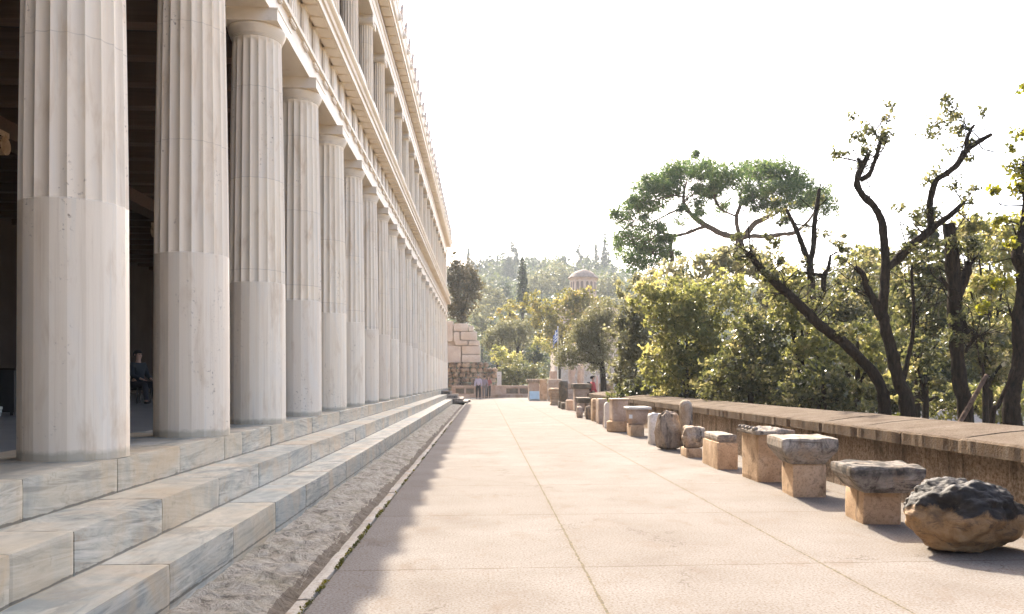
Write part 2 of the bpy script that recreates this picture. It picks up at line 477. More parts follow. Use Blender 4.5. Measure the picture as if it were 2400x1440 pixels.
def m_leaf(name, stops, trans=0.5, tcol=(1.15, 1.1, 0.55), gloss=0.5):
    m = bpy.data.materials.new(name); m.use_nodes = True
    t = m.node_tree; t.nodes.clear()
    out = t.nodes.new('ShaderNodeOutputMaterial')
    at = t.nodes.new('ShaderNodeAttribute'); at.attribute_name = 'tint'
    cr = t.nodes.new('ShaderNodeValToRGB'); t.links.new(at.outputs['Fac'], cr.inputs[0])
    while len(cr.color_ramp.elements) < len(stops): cr.color_ramp.elements.new(0.5)
    for e, (p, c) in zip(cr.color_ramp.elements, stops):
        e.position = p; e.color = (*c, 1)
    pb = t.nodes.new('ShaderNodeBsdfPrincipled')
    pb.inputs['Roughness'].default_value = gloss; pb.inputs['Specular IOR Level'].default_value = 0.35
    t.links.new(cr.outputs[0], pb.inputs['Base Color'])
    tr = t.nodes.new('ShaderNodeBsdfTranslucent')
    mu = t.nodes.new('ShaderNodeMix'); mu.data_type = 'RGBA'; mu.blend_type = 'MULTIPLY'; mu.inputs[0].default_value = 1
    t.links.new(cr.outputs[0], mu.inputs[6]); mu.inputs[7].default_value = (tcol[0] * 2.0, tcol[1] * 2.0, tcol[2] * 2.0, 1)
    t.links.new(mu.outputs[2], tr.inputs['Color'])
    mx = t.nodes.new('ShaderNodeMixShader'); mx.inputs[0].default_value = trans
    t.links.new(pb.outputs[0], mx.inputs[1]); t.links.new(tr.outputs[0], mx.inputs[2])
    t.links.new(mx.outputs[0], out.inputs['Surface'])
    return m

M = {}
M['antefix'] = plain('antefix_stone', (0.50, 0.44, 0.37), 0.7, 0.1, 5)
M['column'] = m_column(); M['facade'] = m_facade(); M['step'] = m_step(); M['pavement'] = m_pavement()
M['gutter'] = m_gutter(); M['roughcast'] = m_roughcast(); M['coping'] = m_coping(); M['boulder'] = m_boulder()
M['kerb'] = m_stone('kerb_stone', [(0.33, 0.29, 0.235), (0.42, 0.375, 0.31), (0.50, 0.455, 0.385)], damt=(0.62, 0.76), dk=0.6, sc=4.0)
M['poros'] = m_stone('poros_limestone', [(0.40, 0.265, 0.16), (0.54, 0.375, 0.24), (0.63, 0.475, 0.335)], dark=(0.07, 0.042, 0.024), damt=(0.54, 0.70), dk=0.8, sc=2.2)
M['worn'] = m_stone('worn_marble', [(0.20, 0.165, 0.13), (0.33, 0.28, 0.235), (0.46, 0.41, 0.355)], dark=(0.035, 0.03, 0.027), damt=(0.50, 0.64), dk=0.85, sc=3.4, layers=True)
M['crusted'] = m_stone('crusted_marble', [(0.17, 0.14, 0.11), (0.28, 0.235, 0.195), (0.44, 0.39, 0.335)], dark=(0.034, 0.03, 0.027), damt=(0.50, 0.62), dk=0.92, sc=3.4, layers=True, crust=0.17)
M['stained'] = m_stone('stained_marble', [(0.25, 0.19, 0.14), (0.40, 0.31, 0.23), (0.56, 0.48, 0.39)], dark=(0.035, 0.03, 0.028), damt=(0.50, 0.62), dk=0.9, sc=4.0, streak=True, bump=0.6)
M['dark_stone'] = m_stone('darkened_stone', [(0.10, 0.085, 0.065), (0.16, 0.135, 0.105), (0.26, 0.22, 0.17)], damt=(0.55, 0.7), sc=3.0)
M['white_marble'] = m_stone('white_marble', [(0.55, 0.50, 0.45), (0.66, 0.61, 0.56), (0.74, 0.70, 0.66)], dark=(0.2, 0.15, 0.1), damt=(0.62, 0.75), dk=0.6, sc=3.0, stain=(0.5, 0.38, 0.27))
M['pink_stone'] = m_stone('pinkish_stone', [(0.40, 0.29, 0.225), (0.50, 0.385, 0.31), (0.58, 0.47, 0.39)], dark=(0.2, 0.13, 0.09), damt=(0.6, 0.75), dk=0.5, sc=2.0)
M['rubble'] = m_stone('rubble_stone', [(0.25, 0.17, 0.11), (0.37, 0.27, 0.19), (0.48, 0.38, 0.28)], dark=(0.06, 0.04, 0.03), damt=(0.5, 0.62), dk=0.8, sc=1.3, bump=0.7)
M['ashlar'] = m_stone('pale_ashlar', [(0.50, 0.42, 0.35), (0.58, 0.50, 0.43), (0.64, 0.57, 0.50)], dark=(0.25, 0.19, 0.14), damt=(0.62, 0.76), dk=0.5, sc=0.9, stain=(0.48, 0.36, 0.26))
M['floor'] = plain('floor_marble', (0.17, 0.17, 0.165), 0.45, 0.2, 2.0)
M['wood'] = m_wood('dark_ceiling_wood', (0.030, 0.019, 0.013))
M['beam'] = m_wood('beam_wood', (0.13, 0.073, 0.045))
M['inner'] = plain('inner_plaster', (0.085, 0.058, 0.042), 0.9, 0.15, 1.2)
M['tile'] = plain('roof_tile', (0.45, 0.30, 0.2), 0.85)
M['bark'] = m_bark('dark_bark', (0.012, 0.009, 0.007), (0.055, 0.038, 0.026))
M['bark2'] = m_bark('brown_bark', (0.07, 0.045, 0.03), (0.19, 0.125, 0.09))
M['soil'] = NT('dry_soil', 0.95).m

def m_soil():
    k = NT('dry_ground', 0.95, 0.1)
    p = k.pos()
    a = k.noise(p, 0.25, 6, 0.65); b = k.noise(p, 3.0, 5, 0.7)
    base = k.ramp(a, [(0.3, (0.20, 0.15, 0.09)), (0.5, (0.29, 0.23, 0.15)), (0.7, (0.15, 0.15, 0.07))])
    base = k.mix(k.ramp(b, [(0.4, 0.5), (0.6, 0.0)]), base, (0.10, 0.08, 0.045))
    k.bump(b, 0.5, 0.05)
    return k.color(base)
M['soil'] = m_soil()

def m_hill():
    k = NT('hill_scrub', 0.95, 0.1)
    p = k.pos()
    a = k.noise(p, 0.06, 6, 0.7)
    return k.color(k.ramp(a, [(0.3, (0.05, 0.06, 0.03)), (0.55, (0.09, 0.10, 0.045)), (0.75, (0.18, 0.15, 0.09))]))
M['hill'] = m_hill()

L = {}
L['bright'] = m_leaf('bright_leaves', [(0.0, (0.062, 0.075, 0.028)), (0.5, (0.138, 0.146, 0.060)), (0.85, (0.24, 0.23, 0.115)), (1.0, (0.40, 0.35, 0.23))], 0.52, (1.12, 1.05, 0.68), gloss=0.35)
L['olive'] = m_leaf('olive_leaves', [(0.0, (0.06, 0.062, 0.032)), (0.5, (0.11, 0.105, 0.058)), (1.0, (0.21, 0.20, 0.14))], 0.4, (1.0, 1.0, 0.78))
L['mid'] = m_leaf('evergreen_leaves', [(0.0, (0.028, 0.035, 0.016)), (0.5, (0.070, 0.077, 0.036)), (0.85, (0.165, 0.155, 0.085)), (1.0, (0.34, 0.30, 0.21))], 0.45, (1.08, 1.03, 0.70), gloss=0.35)
L['tawny'] = m_leaf('tawny_leaves', [(0.0, (0.10, 0.105, 0.058)), (0.5, (0.185, 0.178, 0.105)), (0.85, (0.26, 0.235, 0.155)), (1.0, (0.34, 0.28, 0.21))], 0.48, (1.02, 1.0, 0.78))
L['pine'] = m_leaf('pine_needles', [(0.0, (0.030, 0.056, 0.022)), (0.5, (0.066, 0.105, 0.04)), (1.0, (0.18, 0.20, 0.095))], 0.42, (1.0, 1.05, 0.6))
L['yellow'] = m_leaf('yellowing_leaves', [(0.0, (0.075, 0.075, 0.026)), (0.45, (0.135, 0.125, 0.042)), (0.85, (0.22, 0.18, 0.065)), (1.0, (0.27, 0.18, 0.075))], 0.45, (1.05, 1.0, 0.6))
L['cypress'] = m_leaf('cypress_leaves', [(0.0, (0.022, 0.032, 0.016)), (0.6, (0.042, 0.055, 0.028)), (1.0, (0.08, 0.085, 0.045))], 0.2, (1, 1, 0.6))
L['brown'] = m_leaf('dull_evergreen_leaves', [(0.0, (0.04, 0.034, 0.02)), (0.6, (0.08, 0.066, 0.04)), (1.0, (0.16, 0.125, 0.075))], 0.25, (1, 0.95, 0.6))
L['lime'] = m_leaf('lime_leaves', [(0.0, (0.085, 0.10, 0.016)), (0.6, (0.18, 0.18, 0.03)), (1.0, (0.28, 0.24, 0.06))], 0.5, (1.1, 1.05, 0.45))
L['moss'] = m_leaf('moss_leaves', [(0.0, (0.03, 0.035, 0.01)), (0.6, (0.09, 0.085, 0.015)), (1.0, (0.24, 0.2, 0.03))], 0.3)

# ------------------------------------------------------------------ foliage
def leaf_mesh(name, pos, size, aspect, rng, tint, mat, parent=None, updir=0.0):
    n = len(pos)
    a = rng.normal(size=(n, 3)); a[:, 2] += updir * rng.uniform(-0.4, 1.3, n)
    a /= np.linalg.norm(a, axis=1, keepdims=True) + 1e-9
    b = rng.normal(size=(n, 3))
    b -= a * (a * b).sum(1, keepdims=True); b /= np.linalg.norm(b, axis=1, keepdims=True) + 1e-9
    s = (size * rng.uniform(0.5, 1.55, n))[:, None]
    c = np.cross(a, b)
    v = np.empty((n, 4, 3), dtype=np.float32)
    v[:, 0] = pos - a * s * 0.5
    v[:, 1] = pos + b * s * aspect * 0.5 - a * s * 0.06 + c * s * 0.06
    v[:, 2] = pos + a * s * 0.5
    v[:, 3] = pos - b * s * aspect * 0.5 - a * s * 0.06 + c * s * 0.06
    me = bpy.data.meshes.new(name)
    me.vertices.add(n * 4); me.vertices.foreach_set('co', v.reshape(-1))
    me.loops.add(n * 4); me.loops.foreach_set('vertex_index', np.arange(n * 4, dtype=np.int32))
    me.polygons.add(n)
    me.polygons.foreach_set('loop_start', np.arange(0, n * 4, 4, dtype=np.int32))
    me.polygons.foreach_set('loop_total', np.full(n, 4, dtype=np.int32))
    at = me.attributes.new('tint', 'FLOAT', 'FACE')
    at.data.foreach_set('value', np.clip(tint, 0, 1).astype(np.float32))
    me.update(calc_edges=True)
    return link_mesh(name, me, mat, parent)

def clump_points(rng, clumps, size, aspect, k=2.4, per=22, spread=0.16, hollow=0.5):
    """clumps: (centre, (rx, ry, rz)[, density]); twigs fill the outer part of each ellipsoid, leaves gather on the twigs"""
    P, T = [], []
    for cl in clumps:
        c, r = np.array(cl[0], float), np.array(cl[1], float)
        dens = cl[2] if len(cl) > 2 else 1.0
        area = math.pi * r[0] * r[2]
        n = int(max(30, k * dens * area / (0.5 * size * size * aspect)))
        nt = max(3, n // per)
        d = rng.normal(size=(nt, 3)); d /= np.linalg.norm(d, axis=1, keepdims=True)
        rad = hollow + (1.12 - hollow) * rng.uniform(0, 1, nt) ** 0.7
        lump = 0.86 + 0.28 * np.sin(d[:, 0] * 5 + c[0] * 3) * np.sin(d[:, 2] * 6 + c[2]) * np.cos(d[:, 1] * 4 + c[1])
        tw = d * (rad * lump)[:, None] * r
        w = np.repeat(np.arange(nt), per)
        sp = spread * (r.mean() ** 0.5)
        p = tw[w] + rng.normal(size=(nt * per, 3)) * sp * np.array([1, 1, 0.75])
        tt = rng.uniform(0, 1, nt)[w] * 0.55 + rng.uniform(0, 1, nt * per) * 0.45
        P.append(p + c); T.append(tt)
    return np.concatenate(P), np.concatenate(T)

def plant(name, label, cat, base, limbs, clumps, mat, size=0.09, aspect=0.5, k=2.4, seed=1, bark='bark', group=None,
          per=22, spread=0.16, hollow=0.5, updir=0.0, tbias=0.0, crown='crown', jit=0.35, twigs=0, twl=0.45, leafy=0.35):
    rng = np.random.default_rng(seed)
    e = empty(name, base, label, cat, group)
    for i, (pts, rad) in enumerate(limbs):
        mb = MB(); mb.tube(pts, rad, seg=9, jit=jit, seed=seed + i)
        mb.build('trunk' if i == 0 else 'limb', M[bark], e, smooth=True)
    if twigs:
        tr_ = random.Random(seed * 3 + 1); mb = MB()
        for q in range(twigs):
            pts, rad = limbs[tr_.randrange(len(limbs))] if q % 3 else limbs[-1 - tr_.randrange(max(1, len(limbs) - 1))]
            i = tr_.randrange(max(0, len(pts) // 2 - 1), len(pts) - 1); f_ = tr_.random()
            p0 = Vector(pts[i]).lerp(Vector(pts[i + 1]), f_)
            dv = Vector((tr_.gauss(0, 1), tr_.gauss(0, 0.6), tr_.gauss(0.7, 0.6))).normalized(); ln = twl * tr_.uniform(0.5, 1.5)
            w_ = Vector((tr_.gauss(0, 1), tr_.gauss(0, 1), tr_.gauss(0.3, 1))) * ln * 0.18
            p1 = p0 + dv * ln * 0.5 + w_; p2 = p0 + dv * ln + w_ * 0.3 + Vector((0, 0, ln * 0.1))
            r0 = max(0.005, min(0.014, rad[min(i, len(rad) - 1)] * 0.3)) * (twl / 0.45) ** 0.5
            mb.tube([p0, p1, p2], [r0, r0 * 0.7, r0 * 0.3], seg=5, sub=3)
            if tr_.random() < 0.7:
                mb.tube([p1, p1 + dv * ln * 0.25 - w_ * 1.4, p1 + dv * ln * 0.5 - w_ * 2.2], [r0 * 0.6, r0 * 0.45, r0 * 0.2], seg=4, sub=2)
            if tr_.random() < leafy: clumps = list(clumps) + [(p2, (0.12 * twl / 0.45, 0.12 * twl / 0.45, 0.1 * twl / 0.45), 1.2)]
        tag(mb.build('twigs', M[bark], e), kind='stuff')
    if clumps:
        p, t = clump_points(rng, clumps, size, aspect, k, per, spread, hollow)
        leaf_mesh(crown, p, size, aspect, rng, t + tbias, L[mat], e, updir)
    return e

def cl(x, y, rx, ry, d, depth=None, dens=1.0):
    s = d / F
    return (W(x, y, d), (rx * s, depth if depth else (rx + ry) * 0.5 * s, ry * s), dens)

def px(pts, d):
    """polyline of photo pixels (optionally with a depth offset) at depth d"""
    return [W(p[0], p[1], d + (p[2] if len(p) > 2 else 0)) for p in pts]

# ================================================================== GROUND AND PAVEMENT
GZ = -1.6
mb = MB(); mb.add([(-3000, -3000, GZ), (3000, -3000, GZ), (3000, 3000, GZ), (-3000, 3000, GZ)], [(0, 1, 2, 3)])
tag(mb.build('ground', M['soil']), kind='structure')
mb = MB(); mb.box(-0.995, 4.42, -14, 37.5, GZ - 0.05, 0.0); mb.box(-0.995, 7.5, 37.5, 66.0, GZ - 0.05, 0.0)
tag(mb.build('pavement', M['pavement']), kind='structure')
mb = MB(); mb.box(-2.6, -0.995, 48.5, 66.0, GZ - 0.05, -0.03)
tag(mb.build('path', M['pavement']), kind='structure')
# kerb of thin stones between gutter and pavement
rnd = random.Random(4)
mb = MB(); y = -6.0
while y < 48.4:
    l = 1.21 * rnd.uniform(0.85, 1.15)
    x = rnd.uniform(-0.006, 0.006)
    mb.rough(-1.095 + x, -1.008 + x * 0.5, y, y + l - 0.012, GZ, 0.012 + rnd.uniform(-0.006, 0.006), n=8 if y < 15 else 2, amp=0.006, bev=0.006, seed=y, rnd=rnd.random())
    y += l
tag(mb.build('kerb', M['kerb']), kind='structure')
# hewn gutter
ys = []; y = -2.0
while y < 48.5:
    ys.append(y); y += max(0.016, 0.0045 * (y - 1.0))
NX = 44
V, FA = [], []
for y in ys:
    for i in range(NX + 1):
        u = i / NX
        x = -1.80 + u * 0.72
        prof = -0.012 - 0.09 * u ** 1.2 - 0.03 * max(0, math.sin((u - 0.7) / 0.3 * math.pi)) * (u > 0.7)
        p = Vector((x * 1.5, y * 0.8, 0))
        a = mn.fractal(Vector((x * 1.7 + 0.9 * mn.noise(p * 1.6), y * 2.1 + x * 1.3 + 1.1 * mn.noise(p * 1.2 + Vector((5, 0, 0))), 1.5)), 1.1, 2.1, 5)
        amp_ = (1 - 0.85 * max(0.0, (u - 0.55) / 0.45)) * (0.35 + 0.65 * min(1.0, u / 0.12))
        rdg = 1 - abs(mn.noise(Vector((x * 4.5 - y * 1.5, y * 3.1 + x * 2, 4.0)))) * 2
        vd = mn.voronoi(Vector((x * 3.2 + y * 0.9 + 0.35 * mn.noise(p * 3), y * 4.6 - x * 1.2, 0.3)))[0]
        vd2 = mn.voronoi(Vector((x * 9 + y * 2, y * 11 - x * 3, 7.3)))[0]
        z = prof + amp_ * (0.018 * a + 0.055 * (vd[0] - 0.4) + 0.016 * (vd2[0] - 0.4)) - 0.014
        V.append((x, y, min(z, 0.01)))
for j in range(len(ys) - 1):
    for i in range(NX):
        q = j * (NX + 1) + i
        FA.append((q, q + 1, q + NX + 2, q + NX + 1))
mb = MB(); mb.add(V, FA)
tag(mb.build('gutter', M['gutter'], smooth=True), kind='structure')
mb = MB(); mb.box(-2.6, -1.0, -14, 48.5, GZ - 0.05, -0.16)
tag(mb.build('gutter_bed', M['soil']), kind='structure')
# moss in the crack beside the kerb and on the joints
rng = np.random.default_rng(3)
pts, ti = [], []
for _ in range(85):
    y = rng.uniform(1.5, 26) if rng.random() < 0.5 else rng.uniform(2, 9)
    n = int(rng.uniform(10, 60)); ln = rng.uniform(0.015, 0.08)
    pts.append(np.stack([-1.002 + rng.normal(size=n) * 0.008, y + rng.normal(size=n) * ln, 0.008 + abs(rng.normal(size=n)) * 0.008], 1))
    ti.append(np.full(n, rng.uniform(0, 0.75)) + rng.uniform(0, 0.25, n))
pts, ti = np.concatenate(pts), np.concatenate(ti)
tag(leaf_mesh('moss', pts, 0.016, 0.7, rng, ti, L['moss']), kind='stuff')

# ================================================================== THE STOA
AX, S, Y1, ZS = -2.942, 2.42, 6.233, 0.735
IDX = list(range(-6, 23))
YE = 61.0
stoa = empty('stoa', (AX, 26, 0), 'long two-storey white marble stoa with a row of fluted columns above three steps', 'building')

def fluted(profile, flutes, n, fz, name):
    """profile: list of (z, R, depth factor); arrises are kept sharp"""
    V, FA = [], []
    ring = flutes * n
    half = math.pi / flutes
    for z, Rr, df in profile:
        for k in range(ring):
            u = (k % n) / n
            an = 2 * math.pi * k / ring
            chord = Rr * (0.35 + 0.65 * math.cos(half) / math.cos((u * 2 - 1) * half))
            r = chord - df * fz * Rr * math.sin(math.pi * u) ** 0.85
            V.append((r * math.cos(an), r * math.sin(an), z))
    m = len(profile)
    for i in range(m - 1):
        for k in range(ring):
            k2 = (k + 1) % ring
            FA.append((i * ring + k, i * ring + k2, (i + 1) * ring + k2, (i + 1) * ring + k))
    FA.append(tuple(reversed(range(ring)))); FA.append(tuple(range((m - 1) * ring, m * ring)))
    me = bpy.data.meshes.new(name); me.from_pydata(V, [], FA)
    me.polygons.foreach_set('use_smooth', [True] * len(me.polygons))
    rings_flat = {i for i in range(m - 1) if abs(profile[i][0] - profile[i + 1][0]) < 0.012}
    sh = []
    for ed in me.edges:
        a, b = ed.vertices
        ka, kb, ia, ib = a % ring, b % ring, a // ring, b // ring
        if ka == kb: sh.append(ka % n == 0)
        else: sh.append(ia in rings_flat or (ia - 1) in rings_flat or ia in (0, m - 1))
    at = me.attributes.new('sharp_edge', 'BOOLEAN', 'EDGE'); at.data.foreach_set('value', sh)
    me.update()
    return me

prof = [(0, 0.358, 0), (0.03, 0.358, 0), (0.9, 0.356, 0), (1.796, 0.352, 0), (1.806, 0.352, 1.0)]
for i in range(1, 9):
    t = i / 8; prof.append((1.806 + t * (4.84 - 1.806), 0.352 - 0.047 * t ** 1.25, 1.0))
prof += [(4.865, 0.304, 0.9), (4.885, 0.303, 0.55), (4.897, 0.303, 0.0), (4.93, 0.303, 0.0)]
shaft_me = fluted(prof, 20, 10, 0.062, 'doric_column'); shaft_me.materials.append(M['column'])
capm = MB()
capm.lathe([(0.303, 4.925), (0.312, 4.93), (0.312, 4.938), (0.306, 4.941), (0.319, 4.945), (0.319, 4.953), (0.312, 4.956), (0.326, 4.960), (0.326, 4.968),
            (0.330, 4.975), (0.342, 5.0), (0.354, 5.03), (0.362, 5.055), (0.363, 5.068), (0.356, 5.078)], 48)
capm.box(-0.348, 0.348, -0.375, 0.375, 5.078, 5.222)
capm.box(-0.356, 0.356, -0.383, 0.383, 5.222, 5.239)
cap_me = None
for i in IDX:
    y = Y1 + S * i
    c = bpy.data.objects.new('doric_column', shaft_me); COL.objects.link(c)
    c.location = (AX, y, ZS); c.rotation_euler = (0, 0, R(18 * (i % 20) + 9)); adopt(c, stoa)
    c.rotation_euler = (0, 0, R(18 * ((i * 7) % 20)))
    if cap_me is None:
        k_ = capm.build('capital', M['facade'], None); cap_me = k_.data
        me = cap_me; me.polygons.foreach_set('use_smooth', [len(p.vertices) == 4 and abs(p.normal.z) < 0.97 and p.center.z < 5.077 for p in me.polygons]); me.update()
    else:
        k_ = bpy.data.objects.new('capital', cap_me); COL.objects.link(k_)
    k_.parent = c; k_.rotation_euler = (0, 0, -c.rotation_euler[2])

# three steps of separate marble blocks
def step(xo, xi, z0, z1, phase, y0, y1, seed, name='step'):
    rr = random.Random(seed); mb = MB(); y = phase - 20 * 1.215
    while y < y1:
        l = 1.215 if rr.random() < 0.8 else (0.607 if rr.random() < 0.5 else 1.215)
        a, b = max(y, y0), min(y + l, y1)
        if b - a > 0.05:
            j = rr.uniform(-0.003, 0.003); zz = z1 + rr.uniform(-0.0015, 0.0015); c = 0.0015 + rr.random() * 0.003
            xe = xo + j
            if -1 < a and b < 16:
                mb.rough(xi, xe, a + 0.001, b - 0.001, z0, zz, n=22, amp=0.0022, freq=9, bev=0.0045, seed=seed + a, rnd=rr.random())
            else: mb.extrude_y([(xi, z0), (xe, z0), (xe, zz - c), (xe - c, zz), (xi, zz)], a + 0.0015, b - 0.0015, rr.random())
            # worn nicks on some corners
        y += l
    return mb.build(name, M['step'], stoa, attr=True)
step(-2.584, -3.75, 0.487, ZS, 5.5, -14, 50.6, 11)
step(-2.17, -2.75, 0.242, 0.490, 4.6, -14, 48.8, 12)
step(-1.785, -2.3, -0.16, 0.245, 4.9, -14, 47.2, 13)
mb = MB(); mb.box(-15, -3.752, -14, YE, 0.2, ZS - 0.003)
mb.box(-3.752, -2.60, 50.602, YE, 0.0, ZS)
mb.build('floor', M['floor'], stoa)

def run(name, prof, mat='facade', y0=-14, y1=YE, extra=None):
    mb = MB(); mb.extrude_y(prof, y0, y1)
    if extra: extra(mb)
    return mb.build(name, M[mat], stoa)

# architrave with taenia and regulae
def regulae(mb):
    y = Y1 - 8 * S
    while y < YE - 0.5:
        mb.box(-2.70, -2.652, y - 0.15, y + 0.15, 6.262, 6.308)
        for g in range(5):
            mb.lathe([(0.016, 6.235), (0.013, 6.262)], 6, (-2.672, y - 0.12 + g * 0.06, 0))
        y += S / 3
mb = MB()
y = Y1 - 8 * S
while y < YE:
    y2 = min(y + S, YE)
    mb.extrude_y([(-3.22, 5.975), (-2.69, 5.975), (-2.69, 6.308), (-3.22, 6.308)], y + 0.003, y2 - 0.003)
    y += S
mb.extrude_y([(-3.22, 6.309), (-2.635, 6.309), (-2.635, 6.372), (-3.22, 6.372)], -14, YE)
regulae(mb)
mb.build('architrave', M['facade'], stoa)
# frieze with triglyphs
mb = MB(); mb.extrude_y([(-3.22, 6.373), (-2.70, 6.373), (-2.70, 6.90), (-3.22, 6.90)], -14, YE - 0.01)
y = Y1 - 8 * S
while y < YE - 0.3:
    for g in range(3):
        c = y + (g - 1) * 0.108
        n = 7; pr = [(-0.054, -2.69), (-0.036, -2.648), (0.036, -2.648), (0.054, -2.69)]
        v = [(x, c + yy, z) for z in (6.374, 6.80) for yy, x in pr] ; v = [(b, a, z) if False else (b, a, z) for b, a, z in v]
        mb.add(v, [(0, 1, 5, 4), (1, 2, 6, 5), (2, 3, 7, 6), (4, 5, 6, 7)])
    mb.box(-2.699, -2.640, y - 0.165, y + 0.165, 6.80, 6.848)
    y += S / 3
mb.build('frieze', M['facade'], stoa)
# cornice with mutules
def mutules(mb):
    y = Y1 - 8 * S
    while y < YE - 0.3:
        mb.box(-2.645, -2.452, y - 0.15, y + 0.15, 6.826, 6.856)
        y += S / 6
run('cornice', [(-3.22, 6.901), (-2.66, 6.901), (-2.66, 6.855), (-2.43, 6.84), (-2.415, 6.84), (-2.415, 6.945), (-2.385, 6.955), (-2.375, 6.985), (-2.55, 7.02), (-3.22, 7.02)], extra=mutules)
run('plinth', [(-3.3, 7.021), (-2.53, 7.021), (-2.53, 7.40), (-2.495, 7.42), (-2.47, 7.45), (-2.47, 7.50), (-2.55, 7.52), (-3.3, 7.52)])
# upper storey: slim ionic columns on a parapet course
prof = [(0, 0.25, 0), (0.05, 0.26, 0), (0.09, 0.24, 0), (0.12, 0.225, 0), (0.17, 0.235, 0), (0.21, 0.215, 0), (0.22, 0.208, 1)]
prof += [(2.4, 0.182, 1), (2.43, 0.182, 0), (2.45, 0.19, 0)]
ion_me = fluted(prof, 20, 6, 0.10, 'ionic_column'); ion_me.materials.append(M['column'])
ic = MB(); ic.box(-0.22, 0.22, -0.24, 0.24, 2.59, 2.668); ic.lathe([(0.2, 2.44), (0.225, 2.47), (0.225, 2.52), (0.2, 2.56)], 24)
for sy in (-1, 1):
    pr = [(0.085 * math.cos(2 * math.pi * k / 12) + sy * 0.215, 2.52 + 0.085 * math.sin(2 * math.pi * k / 12)) for k in range(12)]
    ic.extrude_x(pr, -0.22, 0.22)
icap_me = None
for i in IDX:
    c = bpy.data.objects.new('ionic_column', ion_me); COL.objects.link(c)
    c.location = (-2.915, Y1 + S * i, 7.521); adopt(c, stoa)
    if icap_me is None:
        k_ = ic.build('capital', M['facade'], None); icap_me = k_.data
    else:
        k_ = bpy.data.objects.new('capital', icap_me); COL.objects.link(k_)
    k_.parent = c
mb = MB()
for i in IDX[:-1]:
    y = Y1 + S * i
    mb.box(-3.0, -2.88, y + 0.262, y + S - 0.262, 7.521, 8.45)
    mb.box(-3.03, -2.85, y + 0.262, y + S - 0.262, 8.451, 8.53)
    for g in range(8):
        yy = y + 0.3 + g * 0.23
        mb.box(-2.882, -2.865, yy, yy + 0.03, 7.55, 8.40)
mb.build('parapet', M['facade'], stoa)
mb = MB(); y = Y1 - 8 * S
while y < YE:
    y2 = min(y + S, YE)
    mb.extrude_y([(-3.2, 10.19), (-2.69, 10.19), (-2.69, 10.40), (-2.675, 10.405), (-2.675, 10.60), (-2.64, 10.62), (-2.64, 10.70), (-3.2, 10.70)], y + 0.003, y2 - 0.003); y += S
mb.extrude_y([(-3.2, 10.701), (-2.70, 10.701), (-2.70, 10.97), (-3.2, 10.97)], -14, YE - 0.01)
mb.build('entablature', M['facade'], stoa)
def brackets(mb):
    y = Y1 - 8 * S
    while y < YE - 0.4:
        mb.box(-2.66, -2.44, y - 0.245, y + 0.245, 10.89, 10.955); y += S / 4
run('eaves_cornice', [(-3.2, 10.971), (-2.68, 10.971), (-2.68, 10.955), (-2.415, 10.935), (-2.395, 10.935), (-2.395, 11.05), (-2.41, 11.06), (-2.41, 11.10), (-3.2, 11.10)], extra=brackets)
# gutter moulding along the eaves with spouts
def spouts(mb):
    y = Y1 - 6 * S
    while y < YE - 0.2:
        mb.lathe([(0.03, -0.07), (0.075, -0.03), (0.085, 0.03), (0.05, 0.085)], 10, (-2.335, y, 11.27)); y += S / 2
run('eaves_gutter', [(-3.2, 11.101), (-2.40, 11.101), (-2.36, 11.14), (-2.335, 11.24), (-2.345, 11.34), (-2.315, 11.40), (-2.315, 11.45), (-2.45, 11.45), (-3.2, 11.3)], extra=spouts)
# antefixes: palmette plates along the roof edge
am = MB()
out = [(a * 1.45, b * 1.32) for a, b in [(-0.15, 0), (-0.16, 0.10), (-0.13, 0.13), (-0.16, 0.22), (-0.13, 0.29), (-0.135, 0.38), (-0.09, 0.43), (-0.06, 0.52), (0, 0.57), (0.06, 0.52), (0.09, 0.43), (0.135, 0.38), (0.13, 0.29), (0.16, 0.22), (0.13, 0.13), (0.16, 0.10), (0.15, 0)]]
n = len(out)
v = [(0.035 + 0.08 * z * z, y, z) for y, z in out] + [(-0.03 + 0.06 * z * z, y, z) for y, z in out]
f = [tuple(range(n)), tuple(range(2 * n - 1, n - 1, -1))] + [(i, n + i, n + (i + 1) % n, (i + 1) % n) for i in range(n)]
am.add(v, f)
for q in (-0.07, 0.0, 0.07):
    am.add([(0.05, q - 0.02, 0.06), (0.05, q + 0.02, 0.06), (0.075, q * 1.2, 0.2), (0.09, q * 0.9 + 0.02, 0.4), (0.09, q * 0.9 - 0.02, 0.4)], [(0, 1, 2), (1, 3, 2), (3, 4, 2), (4, 0, 2)])
af_me = None
y = Y1 - 4 * S
while y < YE - 0.2:
    if af_me is None:
        o = am.build('antefix', M['antefix'], None); af_me = o.data
    else:
        o = bpy.data.objects.new('antefix', af_me); COL.objects.link(o)
    o.location = (-2.40, y, 11.44); adopt(o, stoa); y += S / 2
run('roof', [(-17, 13.0), (-2.46, 11.451), (-2.46, 11.53), (-9, 13.6), (-17, 13.2)], 'tile')
